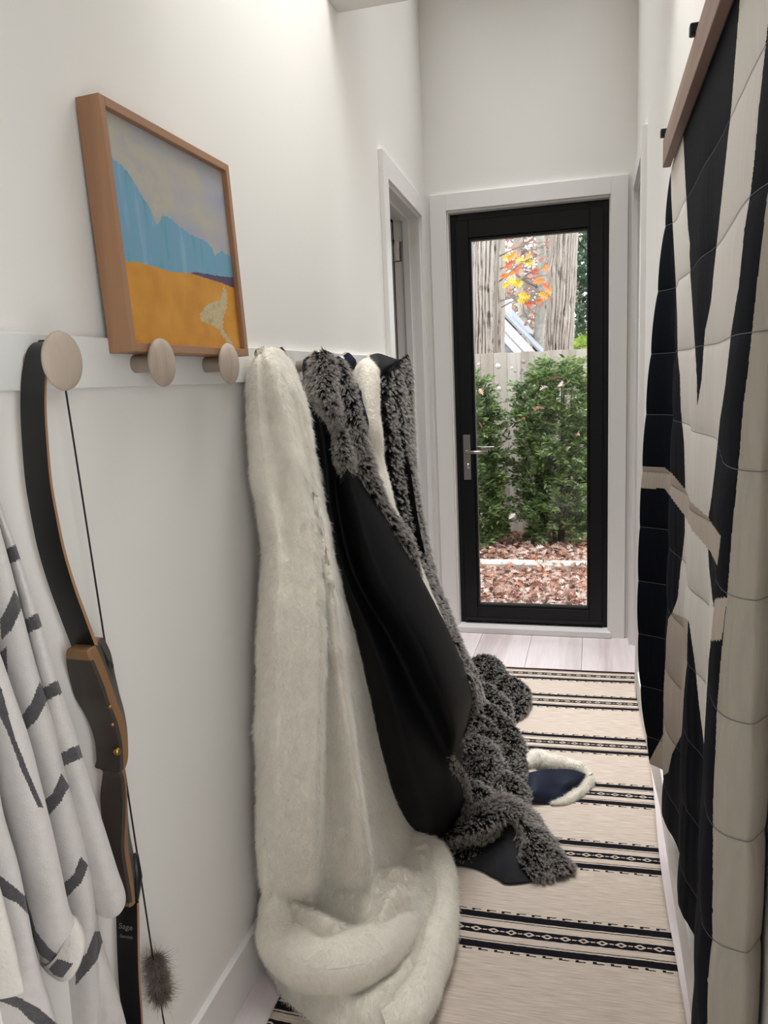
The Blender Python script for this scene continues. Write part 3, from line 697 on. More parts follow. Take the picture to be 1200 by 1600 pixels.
# ---------------------------------------------------------------- rug
def rug_mat():
    m = bpy.data.materials.new('kilim'); m.use_nodes = True; nt = m.node_tree; b = nt.nodes['Principled BSDF']; b.inputs['Roughness'].default_value = .95; b.inputs['Specular IOR Level'].default_value = .1
    L = nt.links.new
    uv = nt.nodes.new('ShaderNodeUVMap'); sp = nt.nodes.new('ShaderNodeSeparateXYZ'); L(uv.outputs[0], sp.inputs[0])
    def mth(op, a, b_=None, c_=None):
        n = nt.nodes.new('ShaderNodeMath'); n.operation = op
        for i, q in enumerate((a, b_, c_)):
            if q is None: continue
            if isinstance(q, (int, float)): n.inputs[i].default_value = q
            else: L(q, n.inputs[i])
        return n.outputs[0]
    nz = nt.nodes.new('ShaderNodeTexNoise'); nz.inputs['Scale'].default_value = 60; L(uv.outputs[0], nz.inputs[0])
    x = sp.outputs[0]; y = mth('ADD', sp.outputs[1], mth('MULTIPLY', mth('SUBTRACT', nz.outputs[0], .5), .004))
    ds = None
    for c in RUG_C:
        q = mth('SUBTRACT', y, c)
        ds = q if ds is None else mth('ADD', mth('MULTIPLY', ds, mth('LESS_THAN', mth('ABSOLUTE', ds), mth('ABSOLUTE', q))), mth('MULTIPLY', q, mth('GREATER_THAN', mth('ABSOLUTE', ds), mth('ABSOLUTE', q))))
    ad = mth('ABSOLUTE', ds)
    def band(v, lo, hi): return mth('MULTIPLY', mth('GREATER_THAN', v, lo), mth('LESS_THAN', v, hi))
    solid = band(ad, .046, .070)
    thin = band(ad, .038, .041)
    ph = mth('FRACT', mth('MULTIPLY', x, 24.))
    dash1 = mth('MULTIPLY', band(ad, .0765, .080), mth('LESS_THAN', ph, .62))
    dash2 = mth('MULTIPLY', band(ad, .0715, .0765), mth('LESS_THAN', ph, .2))
    mid = mth('LESS_THAN', ad, .0155)
    p2 = mth('ABSOLUTE', mth('SUBTRACT', mth('FRACT', mth('MULTIPLY', x, 21.)), .5))
    dia = mth('ADD', mth('MULTIPLY', p2, 1.0), mth('MULTIPLY', ad, 34.))
    ring = mth('MULTIPLY', band(dia, .16, .34), mth('LESS_THAN', ad, .0085))
    dots = mth('MULTIPLY', mth('GREATER_THAN', p2, .38), mth('LESS_THAN', ad, .002))
    midk = mth('MULTIPLY', mid, mth('SUBTRACT', 1., mth('MAXIMUM', ring, dots)))
    dark = mth('MAXIMUM', mth('MAXIMUM', mth('MAXIMUM', solid, thin), mth('MAXIMUM', dash1, dash2)), midk)
    # weave
    mp = nt.nodes.new('ShaderNodeMapping'); mp.inputs['Scale'].default_value = (14, 340, 1); L(uv.outputs[0], mp.inputs[0])
    wv = nt.nodes.new('ShaderNodeTexNoise'); wv.inputs['Scale'].default_value = 1; wv.inputs['Detail'].default_value = 4; L(mp.outputs[0], wv.inputs[0])
    rp = nt.nodes.new('ShaderNodeValToRGB'); e = rp.color_ramp.elements; e[0].position = .3; e[1].position = .7
    e[0].color = (*s2l((190, 172, 156)), 1); e[1].color = (*s2l((226, 212, 198)), 1); L(wv.outputs[0], rp.inputs[0])
    mx = nt.nodes.new('ShaderNodeMix'); mx.data_type = 'RGBA'; L(dark, mx.inputs['Factor']); L(rp.outputs[0], mx.inputs['A']); mx.inputs['B'].default_value = (*s2l((26, 25, 30)), 1)
    # dark red selvedge at the far end
    rd = nt.nodes.new('ShaderNodeMix'); rd.data_type = 'RGBA'; L(mth('GREATER_THAN', y, RUG_Y1 - .012), rd.inputs['Factor']); L(mx.outputs['Result'], rd.inputs['A']); rd.inputs['B'].default_value = (*s2l((74, 34, 46)), 1)
    L(rd.outputs['Result'], b.inputs['Base Color'])
    mp2 = nt.nodes.new('ShaderNodeMapping'); mp2.inputs['Scale'].default_value = (120, 420, 1); L(uv.outputs[0], mp2.inputs[0])
    w2 = nt.nodes.new('ShaderNodeTexNoise'); w2.inputs['Scale'].default_value = 1; L(mp2.outputs[0], w2.inputs[0])
    bp = nt.nodes.new('ShaderNodeBump'); bp.inputs['Strength'].default_value = .5; bp.inputs['Distance'].default_value = .003; L(w2.outputs[0], bp.inputs['Height']); L(bp.outputs[0], b.inputs['Normal'])
    return m
RUG_Y0, RUG_Y1 = .95, 3.815
RUG_C = [ZP(1005, p, .006)[1] for p in (1483, 1345, 1246.5, 1169, 1102.5)] + [3.745]
RUG_C = [RUG_C[0] - .43, RUG_C[0] - .86] + RUG_C
nr, nc = 260, 60
Gd = np.zeros((nr, nc, 3)); u = np.linspace(-.745, .204, nc); v = np.linspace(RUG_Y0, RUG_Y1, nr)
Gd[..., 0] = u[None] + .006 * np.sin(v * 5)[:, None] * np.where(u > 0, 1, -.6)[None]; Gd[..., 1] = v[:, None] + .010 * np.sin(u * 4)[None]
Gd[..., 2] = .006 + .0015 * snoise(Gd, 5)
V, Fc = vfgrid(Gd)
rug = mobj('kilim_rug', V, Fc, rug_mat()); tag(rug, 'beige flatwoven runner with black stripe bands on the hallway floor', 'rug')
ul = rug.data.uv_layers.new(name='UVMap'); li = np.zeros(len(rug.data.loops), np.int32); rug.data.loops.foreach_get('vertex_index', li)
UVg = np.stack(np.broadcast_arrays(u[None, :], v[:, None]), -1).reshape(-1, 2)
ul.data.foreach_set('uv', UVg[li].astype(np.float32).ravel()); solidify(rug, .005)

# ---------------------------------------------------------------- peg rail
rail = empty('peg_rail', (XL, 1.6, 1.55), 'white painted wall board with pale wooden disc pegs', 'coat rack')
box('board', XL - .002, XL + .018, -1.5, 3.205, 1.508, 1.594, M_rail, rail, .002)
PEGY = [.73, 1.01, 1.29, 1.565, 1.84, 2.12, 2.40, 2.68, 2.955]
def lathe(prof, seg=28):
    V, Fc = [], []
    for (x, r) in prof:
        for k in range(seg): V.append((x, r * math.cos(2 * math.pi * k / seg), r * math.sin(2 * math.pi * k / seg)))
    for i in range(len(prof) - 1):
        for k in range(seg): Fc.append((i * seg + k, i * seg + (k + 1) % seg, (i + 1) * seg + (k + 1) % seg, (i + 1) * seg + k))
    return V, Fc
pv, pf = lathe([(.0, .0), (.0, .0165), (.046, .0165), (.050, .030), (.053, .041), (.057, .0445), (.061, .043), (.066, .034), (.069, .018), (.070, .0)])
pme = bpy.data.meshes.new('peg'); pme.from_pydata(pv, [], pf); pme.polygons.foreach_set('use_smooth', [True] * len(pf)); pme.materials.append(M_oakpeg)
for y in PEGY:
    o = bpy.data.objects.new('peg', pme); COL.objects.link(o); o.location = (XL + .017, y, 1.549); adopt(o, rail)

# ---------------------------------------------------------------- painting
PF = empty('framed_painting', (XL + .05, 1.45, 1.572), 'framed landscape painting of a blue ridge over an orange field, resting on pegs', 'painting')
xb = XL + .019; depth = .046
fy0 = XP(170, 541, xb)[1]; fy1 = XP(389, 553, xb + depth)[1]; zb = 1.5665
zt = XP(117, 151, XL + .004)[2]; Hh = zt - zb
tiltT = Matrix.Translation((xb, 0, zb)) @ Matrix.Rotation(-math.atan2(xb - XL - .003, Hh), 4, 'Y')
fw = .016
for n_, b_, mm in (('frame_side', (0, depth, fy0, fy0 + fw, 0, Hh), M_frame), ('frame_side', (0, depth, fy1 - fw, fy1, 0, Hh), M_frame),
                   ('frame_rail', (0, depth, fy0 + fw, fy1 - fw, 0, fw), M_frameh), ('frame_rail', (0, depth, fy0 + fw, fy1 - fw, Hh - fw, Hh), M_frameh), ):
    box(n_, *b_, mm, PF, .0012, tiltT)
box('backing', .004, .012, fy0 + fw, fy1 - fw, fw, Hh - fw, M_dark, PF, 0, tiltT)
def paint_mat(name, cols, scale, stretch, rough=.6):
    m = bpy.data.materials.new(name); m.use_nodes = True; nt = m.node_tree; b = nt.nodes['Principled BSDF']; b.inputs['Roughness'].default_value = rough
    tc = nt.nodes.new('ShaderNodeTexCoord'); mp = nt.nodes.new('ShaderNodeMapping'); mp.inputs['Scale'].default_value = stretch
    n = nt.nodes.new('ShaderNodeTexNoise'); n.inputs['Scale'].default_value = scale; n.inputs['Detail'].default_value = 7
    nt.links.new(tc.outputs['Object'], mp.inputs[0]); nt.links.new(mp.outputs[0], n.inputs[0])
    r = nt.nodes.new('ShaderNodeValToRGB'); el = r.color_ramp.elements
    while len(el) < len(cols): el.new(.5)
    for i, e in enumerate(sorted(el, key=lambda q: q.position)): pass
    for i in range(len(cols)): el[i].position = .28 + .44 * i / (len(cols) - 1)
    for i in range(len(cols)): el[i].color = (*s2l(cols[i]), 1)
    nt.links.new(n.outputs[0], r.inputs[0]); nt.links.new(r.outputs[0], b.inputs['Base Color'])
    bp = nt.nodes.new('ShaderNodeBump'); bp.inputs['Strength'].default_value = .15; bp.inputs['Distance'].default_value = .002
    nt.links.new(n.outputs[0], bp.inputs['Height']); nt.links.new(bp.outputs[0], b.inputs['Normal'])
    return m
Pm = [paint_mat('paint_sky', [(152, 154, 172), (162, 162, 170), (170, 166, 162), (176, 172, 156), (166, 160, 164)], 9, (1, 1, 1.6)),
      paint_mat('paint_ridge', [(84, 138, 160), (104, 158, 178), (112, 154, 184), (128, 172, 188)], 26, (1, 1.6, .25)),
      paint_mat('paint_field', [(190, 128, 38), (204, 142, 44), (212, 152, 62)], 16, (1, 1, 1)),
      paint_mat('paint_water', [(66, 58, 84), (88, 76, 104)], 30, (1, .4, 1)),
      paint_mat('paint_path', [(170, 140, 92), (198, 180, 142), (176, 160, 124)], 60, (1, 1, 1))]
cy0, cy1, cz0, cz1 = fy0 + fw, fy1 - fw, fw, Hh - fw
nr, nc = 240, 320
yy = np.linspace(cy0, cy1, nc); zz = np.linspace(cz0, cz1, nr)
V = [tuple(tiltT @ Vector((depth - .012, y, z))) for z in zz for y in yy]
Fc = grid_faces(nr, nc)
PV = np.array(V).reshape(nr, nc, 3); pcx, pcy = project((PV[:-1, :-1] + PV[1:, 1:]) / 2); pcx = pcx.ravel(); pcy = pcy.ravel()
Q_ = lambda L: [(80 + a / 3.2, 120 + b / 3.2) for a, b in L]
wobx = 1.0 * np.sin(pcy * .9 + pcx * .3); woby = .9 * np.sin(pcx * .8) + .6 * np.sin(pcx * 1.9)
idx = np.zeros(len(pcx), int)
idx[pip(pcx, pcy + woby, Q_([(0, 395), (255, 395), (300, 405), (350, 440), (400, 500), (450, 590), (490, 650), (530, 745), (560, 690), (600, 710), (650, 755), (700, 790), (770, 820), (800, 850), (820, 895), (850, 870), (890, 895), (935, 885), (1200, 885), (1200, 1700), (0, 1700)]))] = 1
idx[pip(pcx, pcy + woby * .4, Q_([(0, 925), (320, 925), (430, 925), (500, 945), (600, 975), (720, 985), (850, 1000), (950, 1005), (1200, 1010), (1200, 1700), (0, 1700)]))] = 2
idx[pip(pcx, pcy + woby * .3, Q_([(695, 982), (720, 976), (850, 998), (950, 1005), (1100, 1010), (1100, 1110), (960, 1075), (850, 1030)]))] = 3
idx[pip(pcx + wobx, pcy, Q_([(862, 1040), (880, 1080), (878, 1150), (862, 1200), (858, 1260), (885, 1300), (920, 1345), (880, 1330), (838, 1265), (800, 1240), (745, 1220), (745, 1180), (780, 1138), (840, 1116), (858, 1080)]))] = 4
cv = mobj('canvas', V, Fc, Pm, PF, False); cv.data.polygons.foreach_set('material_index', idx.astype(np.int32))

# ---------------------------------------------------------------- recurve bow
M_limb = mat('black_limb', (13, 14, 16), .38)
M_lam = wood('maple_laminate', (146, 108, 78), (170, 130, 96), 'z', 20, .45, .02, 1)
M_riserd = wood('dark_riser', (40, 34, 30), (64, 56, 48), 'z', 22, .45, .03, 1)
M_riserl = wood('tan_riser', (112, 80, 52), (142, 106, 70), 'z', 20, .42, .03, 1)
M_brass = mat('brass', (190, 150, 84), .3, 1.)
M_string = mat('bowstring', (12, 12, 14), .6)
bow = empty('recurve_bow', (-.81, 1.06, .0), 'black and brown wooden recurve bow hanging from a disc peg', 'bow')
xo = XL + .062; xi0 = XL + .018                                     # room-side and wall-side edges of the limbs
def limb(name, pts, w0, w1, th0, th1, parent):
    """pts: photo points of the room-side edge; the limb is a thin strip whose width runs out from the wall"""
    C = cr([XP(a, b, xo) for a, b in pts], 60); n = len(C)
    V, Fc = [], []; Vl, Fl = [], []
    for i, p in enumerate(C):
        t = i / (n - 1); w = w0 + (w1 - w0) * t; th = th0 + (th1 - th0) * t
        tg = C[min(i + 1, n - 1)] - C[max(i - 1, 0)]; nrm = np.array([0, tg[2], -tg[1]]); nrm /= np.linalg.norm(nrm)
        if nrm[1] < 0: nrm = -nrm
        xc = (xo - w0 / 2)
        for (dx, k) in ((w / 2, 0), (w / 2, 1), (-w / 2, 1), (-w / 2, 0)): V.append((xc + dx, p[1] + nrm[1] * th * k, p[2] + nrm[2] * th * k))
    for i in range(n - 1):
        for k in range(4): Fc.append((i * 4 + k, i * 4 + (k + 1) % 4, i * 4 + 4 + (k + 1) % 4, i * 4 + 4 + k))
    Fc += [(3, 2, 1, 0), tuple((n - 1) * 4 + k for k in range(4))]
    o = mobj(name, V, Fc, [M_limb, M_lam], parent, False)
    mi = [(1 if (k % 4) in (0, 2) else 0) for k in range((n - 1) * 4)] + [0, 0]; o.data.polygons.foreach_set('material_index', mi)
    return o
up = [(100, 533), (88, 533), (78, 545), (72, 570), (69, 600), (68.5, 640), (71, 690), (76, 750), (84, 800), (96, 860), (112, 915), (128, 960), (147, 1012)]
limb('limb', up, .040, .046, .003, .007, bow)
lo = [(214, 1412), (215, 1450), (216, 1490), (218, 1540), (222, 1600), (222, 1680), (214, 1760), (200, 1830), (196, 1860), (206, 1885), (218, 1890)]
lw = limb('limb', lo, .044, .036, .007, .003, bow)
# riser: front-face left edge, front/side corner, back edge of the room-side face
RZ = [1012, 1020, 1045, 1075, 1092, 1105, 1130, 1160, 1190, 1203, 1207, 1220, 1250, 1290, 1330, 1370, 1400, 1417]
RL = [112, 104, 105, 108, 112, 124, 138, 148, 151, 149, 160, 160, 157, 160, 165, 175, 182, 186]
RC = [144, 140, 150, 162, 167, 172, 182, 189, 191, 191, 189, 193, 195, 194, 193, 199, 204, 206]
RB = [146, 152, 163, 174, 180, 184, 194, 200, 201, 197, 195, 196, 199, 200, 201, 207, 210, 212]
RB2 = [158, 165, 176, 182, 186, 189, 196, 201, 202, 198, 196, 197, 200, 202, 206, 213, 214, 214]
sec = []
for z_, l_, c_, b_, b2 in zip(RZ, RL, RC, RB, RB2):
    pc_ = XP(c_, z_, xo + .006); pb = XP(b_, z_, xo + .006); pb2 = XP(b2, z_, xo - .012)
    pl = YP(l_, z_, pc_[1]); xl = max(pl[0], XL + .006)
    zc = pc_[2]
    sec.append([(xl, pc_[1], zc), (pc_[0] - .003, pc_[1] - .002, zc), (pc_[0], pc_[1] + .003, zc), (xo + .006, max(pb[1], pc_[1] + .008), zc), (xo - .012, max(pb2[1], pb[1] + .006), zc), (xl, max(pb2[1], pb[1] + .006), zc)])
sec = np.array(sec); SR = cr(sec, 90); n, k = SR.shape[:2]
V = SR.reshape(-1, 3); Fc = []; mi = []
for i in range(n - 1):
    zpix = i / (n - 1)
    for q in range(k):
        Fc.append((i * k + q, i * k + (q + 1) % k, (i + 1) * k + (q + 1) % k, (i + 1) * k + q)); mi.append(0 if q in (0, 1, 4, 3) and not (q in (0, 1) and zpix < .085) and not (q in (0,1) and zpix > .97) else 1)
Fc += [tuple(range(k))[::-1], tuple((n - 1) * k + q for q in range(k))]; mi += [1, 1]
rs = mobj('riser', V, Fc, [M_riserd, M_riserl], bow, False); rs.data.polygons.foreach_set('material_index', mi)
for (a, b, r) in ((170, 1103, .0025), (174, 1131, .0025), (182, 1173, .006)):
    c = XP(a, b, xo + .004); V, Fc = tube_vf([c, c + np.array([.006, -.004, 0])], r, 12); mobj('brass_insert', V, Fc, M_brass, rs)
V, Fc = merge(tube_vf([XP(148, 1008, xo - .01), XP(160, 1035, xo - .01), XP(170, 1062, xo - .012)], [.009, .012, .008], 10), tube_vf([XP(163, 1032, xo - .012), XP(171, 1042, xo - .012)], .008, 10))
mobj('limb_bolt', V, Fc, M_limb, rs)
V, Fc = tube_vf([XP(211, 1335, xo - .012), XP(214, 1370, xo - .012), XP(211, 1410, xo - .012)], [.006, .010, .006], 10); mobj('limb_bolt', V, Fc, M_limb, rs)
st = [XP(97, 548, xo - .02), XP(104, 607, xo - .02), XP(168, 1020, xo - .02), XP(200, 1230, xo - .02), XP(241, 1500, xo - .02), XP(258, 1600, xo - .02), XP(300, 1880, xo - .03)]
st = [np.array([xo - .022, p[1], p[2]]) for p in st]
tube('bowstring', [st[0], st[1], st[2], st[3], st[4], st[5], st[6]], .0016, M_string, bow, 8)
# fur string silencer
sc_ = [XP(241, 1496, xo - .022), XP(246, 1515, xo - .022), XP(249, 1540, xo - .022), XP(254, 1560, xo - .022)]
V, Fc = tube_vf(cr(sc_, 16), [.004] + [.011 + .003 * math.sin(q * 1.3) for q in range(14)] + [.004], 12)
pf_ = mobj('fur_silencer', V, Fc, mat('silencer_core', (78, 66, 60), .9), bow); tag(pf_, 'fluffy brown fur string silencer')
add_hair('fur', V, [f for f in Fc if len(f) == 4], pf_, hair_mat('silencer_fur', (70, 58, 54), (138, 124, 116), .6), 2600, 2, .013, .0003, 5, (0, 0, -.9), .5, .3, .002, .5, .6)
# maker's name in small grey script on the lower limb
M_ink = mat('silver_ink', (120, 116, 112), .5)
def text(body, px_, py_, size, parent):
    cu = bpy.data.curves.new('lettering', 'FONT'); cu.body = body; cu.size = size; cu.align_x = 'CENTER'; cu.extrude = .0001; cu.shear = .25
    cu.materials.append(M_ink); o = bpy.data.objects.new('lettering', cu); COL.objects.link(o)
    p = YP(px_, py_, XP(214, py_, xo)[1] - .0012); o.location = p; o.rotation_euler = (math.radians(90), 0, 0)
    bpy.context.view_layer.update(); me = bpy.data.meshes.new_from_object(o); me.transform(o.matrix_world)
    bpy.data.objects.remove(o); o = bpy.data.objects.new('lettering', me); COL.objects.link(o); adopt(o, parent)
text('Sage', 196, 1452, .016, lw); text('Samick', 197, 1466, .0095, lw)

# ---------------------------------------------------------------- quilt on its hanger
BX0, BX1 = .176, .196
hang = empty('quilt_hanger', (.2, 1.6, 2.03), 'long walnut clamp bar on black pegs, gripping the quilt top on the wall', 'hanger')
box('front_bar', BX0, BX1, .82, 2.3, 2.022, 2.092, M_walnut, hang, .0015)
box('back_bar', BX1 + .008, xr0 - .002, .82, 2.3, 2.022, 2.092, M_walnut, hang, .0015)
for y in (2.26, 1.62, .98):
    bm = bmesh.new(); add_box(bm, BX0 - .010, xr0, y - .010, y + .010, 2.088, 2.108, .003); bm_obj('wall_peg', bm, M_blackbead, hang)
# plan positions (x, y) of the cloth at each height
topy = [2.29, 2.21, 2.03, 1.85, 1.66, 1.50, 1.30, 1.12, .96, .93]
hem = [(.174, 2.38), (.220, 2.31), (.187, 2.10), (.214, 1.92), (.193, 1.72), (.222, 1.56), (.187, 1.35), (.150, 1.085), (.198, 1.02), (.222, 1.0)]
zrow = [2.04, 1.86, 1.68, 1.5, 1.25, 1.0, .75, .5, .27]
c0px = [(1046, 250), (1037, 370), (1025, 480), (1014, 590), (1004, 760), (998, 880), (996, 985), (1001, 1090), (1016, 1187)]
c8 = [(.203, .96), (.203, .975), (.204, .99)] + [(YP(a_, b_, 1.03)[0], 1.03) for a_, b_ in ((1194, 600), (1180, 850), (1171, 1110), (1165, 1340), (1158, 1600), (1155, 1850))]
amp = [0, .12, .3, .5, .7, .85, .95, 1., 1.]
C = []
for r_i, z in enumerate(zrow):
    t = amp[r_i]; row = []
    for k in range(10):
        x = .200 + (hem[k][0] - .200) * t; y = topy[k] + (hem[k][1] - topy[k]) * t
        if k == 0 and r_i: x = min(.2, YP(*c0px[r_i], y)[0])
        if k == 8: x, y = c8[r_i]
        if k == 9: x, y = .231, c8[r_i][1] + .035 * min(1, 2 * t)
        row.append((x, y, z))
    C.append(row)
NQ, MQ = 560, 560
QG = loft(C, NQ, MQ)
vz = np.linspace(0, 1, NQ)
# puffed rows between stitch lines, fine gathers
arc = (2.04 - QG[..., 2]) / .168
puff = np.abs(np.sin(np.pi * arc)) ** .5
Nq = grid_normals(QG); 
if Nq[..., 0].mean() > 0: Nq = -Nq
QG = QG + Nq * (.006 * puff + .0011 * snoise(QG * np.array([1, 1, .12]), 38) * (.3 + .7 * np.clip(1.7 - QG[..., 2], 0, 1)) - .004)[..., None]
QG[..., 0] = np.minimum(QG[..., 0], xr0 - .006)
QG[..., 2] += (.018 * np.sin(QG[..., 1] * 9)) * np.clip((vz - .8) / .2, 0, 1)[:, None] * 0
navy, lite, beige, near = 0, 1, 2, 3
ctr = (QG[:-1, :-1] + QG[1:, :-1] + QG[:-1, 1:] + QG[1:, 1:]) / 4
qx, qy = project(ctr)
W1 = [(1048, 200), (1048, 257), (1049, 311), (1052, 368), (1055.5, 432), (1058, 491), (1059, 555), (1062.5, 588), (1063.5, 637), (1069, 692), (1071, 780), (1076, 780), (1084, 704), (1089, 637), (1089, 592), (1081, 518), (1082, 480), (1077, 405), (1078, 381), (1075, 357), (1070, 267), (1067, 200)]
W2 = [(1170, -90), (1156, 0), (1143, 165), (1136, 238), (1127, 339), (1116, 423), (1110.5, 475), (1102, 515), (1100, 537), (1096, 595), (1089, 637), (1084, 704), (1076, 795), (1107, 820), (1107, 808), (1112, 775), (1117.5, 729), (1125, 656), (1133, 604), (1143, 515), (1152, 460), (1154, 451), (1163, 359), (1173, 299), (1178, 257), (1185, 174), (1193.6, 95), (1199, 46), (1215, -90)]
W3a = [(1070, 800), (1070, 833), (1066, 870), (1062.5, 894), (1059, 934), (1050.6, 957), (1075, 968), (1077, 974), (1083, 1017), (1086, 1038), (1092, 1099), (1100, 1163), (1101, 1139), (1105, 1071), (1107, 1035), (1111, 998), (1115.7, 954), (1113, 934), (1108, 888), (1106, 850)]
W3b = [(1050.6, 957), (1044, 967), (1041, 998), (1040.5, 1020), (1037, 1075), (1036, 1148), (1014, 1190), (1030, 1215), (1044, 1207), (1050, 1178), (1065, 1148), (1069, 1080), (1073.5, 1038), (1074, 998), (1075, 968)]
BAND = [(990, 729), (1005, 729), (1039, 731), (1050, 740), (1070, 764), (1079, 784), (1106, 808), (1126, 839), (1121, 883), (1106.5, 857), (1081, 828), (1070, 806), (1050.6, 780), (1039, 764), (1002, 762), (990, 762)]
PATCH = [(1116.6, 936), (1136, 933), (1127.6, 1000), (1111, 1001)]
W4 = [(1215, 200), (1198, 313), (1191, 374), (1182.6, 445), (1175, 519), (1167, 592), (1161.5, 632), (1156, 702), (1149.6, 775), (1145, 815), (1136, 934), (1126.7, 1026), (1120, 1112), (1117.5, 1185), (1114, 1258), (1114, 1300), (1113.6, 1400), (1113, 1470), (1106, 1530), (1105, 1600), (1104, 1900), (1400, 1900), (1400, 200)]
QP = [('cream_panel', W1, 1), ('cream_panel', W2, 2), ('cream_panel', W3a, 3), ('beige_panel', W3b, 4), ('gathered_band', BAND, 5), ('beige_patch', PATCH, 6), ('border_panel', W4, 7)]
cls = np.zeros(qx.shape, int)
for nm_, poly, k_ in QP: cls[pip(qx, qy, poly)] = k_
# split the dark cloth where the pieced strips part it
d1m = (cls == 0) & pip(qx, qy, [(1067, 100), (1067, 200), (1070, 267), (1082, 480), (1089, 592), (1089, 640), (1096, 595), (1110, 475), (1143, 165), (1156, 0), (1172, -95), (1100, -95)]); cls[d1m] = 8
d2m = (cls == 0) & (pip(qx, qy, [(1064, 940), (1075, 968), (1086, 1038), (1100, 1163), (1092, 1700), (1000, 1700), (1014, 1192), (1044, 1207), (1065, 1148), (1074, 998)])); cls[d2m] = 9
d3m = (cls == 0) & ((qx > 1092) & (qy < 2500)); cls[d3m] = 10
def tidy(c):
    from collections import deque
    H_, W_ = c.shape; lab = -np.ones(c.shape, int); comps = []
    for i in range(H_):
        for j in range(W_):
            if lab[i, j] >= 0: continue
            k = len(comps); q = deque([(i, j)]); lab[i, j] = k; cells = []; v = c[i, j]
            while q:
                a, b = q.popleft(); cells.append((a, b))
                for a2, b2 in ((a + 1, b), (a - 1, b), (a, b + 1), (a, b - 1)):
                    if 0 <= a2 < H_ and 0 <= b2 < W_ and lab[a2, b2] < 0 and c[a2, b2] == v: lab[a2, b2] = k; q.append((a2, b2))
            comps.append((v, cells))
    best = {}
    for k, (v, cells) in enumerate(comps):
        if v not in best or len(cells) > len(comps[best[v]][1]): best[v] = k
    nxt = 20; extra = {}
    for k, (v, cells) in enumerate(comps):
        if k == best[v]: continue
        if len(cells) < 2500:
            nb = [c[a2, b2] for a, b in cells for a2, b2 in ((a + 1, b), (a - 1, b), (a, b + 1), (a, b - 1)) if 0 <= a2 < H_ and 0 <= b2 < W_ and c[a2, b2] != v]
            nv = max(set(nb), key=nb.count)
            for a, b in cells: c[a, b] = nv
        else:
            for a, b in cells: c[a, b] = nxt
            extra[nxt] = v; nxt += 1
    return extra
extra = tidy(cls); 
ex2 = tidy(cls)
quilt = empty('patchwork_quilt', (.2, 1.6, .3), 'navy and cream patchwork quilt hanging on the right wall', 'quilt')
M_navy = mat('navy_cloth', (12, 16, 24), .8, var=.2, vscale=60, stretch=(1, 6, .15), bump=.15, bscale=120, spec=.12)
M_cream = mat('cream_cloth', (224, 218, 210), .8, var=.05, vscale=50, stretch=(1, 6, .2), bump=.2, bscale=90, sheen=.05)
M_beige = mat('beige_cloth', (186, 172, 158), .8, var=.08, vscale=70, stretch=(1, 8, .2), bump=.3, bscale=110)
M_border = mat('border_cloth', (172, 164, 152), .8, var=.05, vscale=40, stretch=(1, 4, .3), bump=.15, bscale=80)
names = {0: ('navy_panel', M_navy), 1: ('cream_panel', M_cream), 2: ('cream_panel', M_cream), 3: ('cream_panel', M_cream), 4: ('beige_panel', M_beige), 5: ('gathered_band', M_beige), 6: ('beige_patch', M_beige), 7: ('border_panel', M_border), 8: ('navy_panel', M_navy), 9: ('navy_panel', M_navy), 10: ('navy_panel', M_navy)}
for k_, v_ in list(extra.items()) + list(ex2.items()): names[k_] = names[v_] if v_ in names else names[extra[v_]]
allF = grid_faces(NQ, MQ); QV = QG.reshape(-1, 3); clf = cls.ravel()
s0 = ((EYE - ctr) * grid_normals(QG)[:-1, :-1]).sum(-1).mean()
if s0 < 0: allF = allF[:, ::-1]
for k_, (nm_, mm) in names.items():
    f = allF[clf == k_]
    if not len(f): continue
    used, inv = np.unique(f.ravel(), return_inverse=True)
    mobj(nm_, QV[used], inv.reshape(-1, 4), mm, quilt)
# backing cloth behind the panels
BQ = np.concatenate([QG[::5, ::6], QG[::5, -1:]], 1)
bk = BQ.copy(); nb = grid_normals(BQ); nb = nb if nb[..., 0].mean() > 0 else -nb; bk += nb * .007; bk[..., 0] = np.minimum(bk[..., 0], xr0 - .003)
V, Fc = vfgrid(bk); mobj('backing', V, Fc, M_navy, quilt)
# stitching threads
Tn = Nq
parts = []
for k_ in range(1, 11):
    i = int(np.argmin(np.abs(arc[:, 280] - k_)))
    ln = QG[i, ::4] + Nq[i, ::4] * .0012
    a_, b_ = ln + np.array([0, 0, .0006]), ln - np.array([0, 0, .0006]); g2 = np.stack([a_, b_]); parts.append(vfgrid(g2))
V, Fc = merge(*parts); mobj('stitching', V, Fc, mat('thread', (104, 106, 110), .8), quilt)
# gather pleats on the band

# ---------------------------------------------------------------- cloth builders
def ellipse_loft(st, ns, nc, flat=1.0):
    """st rows: (pxL, pyL, pxR, pyR, plane key, half depth): a closed rounded fold between two photo edges"""
    A = np.array([G(s_[0], s_[1], s_[4]) for s_ in st]); B = np.array([G(s_[2], s_[3], s_[4]) for s_ in st]); D = np.array([[s_[5]] for s_ in st])
    A, B, D = cr(A, ns), cr(B, ns), cr(D, ns)[:, 0]
    c = (A + B) / 2; h = (B - A) / 2
    vd = c - EYE; vd[:, 2] = 0; vd /= np.linalg.norm(vd, axis=1, keepdims=True)
    th = np.linspace(0, 2 * np.pi, nc)
    P = c[:, None] - h[:, None] * np.cos(th)[None, :, None] - vd[:, None] * (np.sin(th)[None, :, None] * D[:, None, None])
    return P
def out_faces(P):
    """wind a closed loft so that normals point away from its axis"""
    Fc = grid_faces(*P.shape[:2]); N = grid_normals(P); ax = P.mean(1, keepdims=True)
    return Fc if ((P - ax) * N).sum() > 0 else Fc[:, ::-1]
def rough(P, a, s_, a2=0., s2=40.):
    N = grid_normals(P); return P + N * (a * snoise(P, s_) + a2 * snoise(P + 3, s2))[..., None]
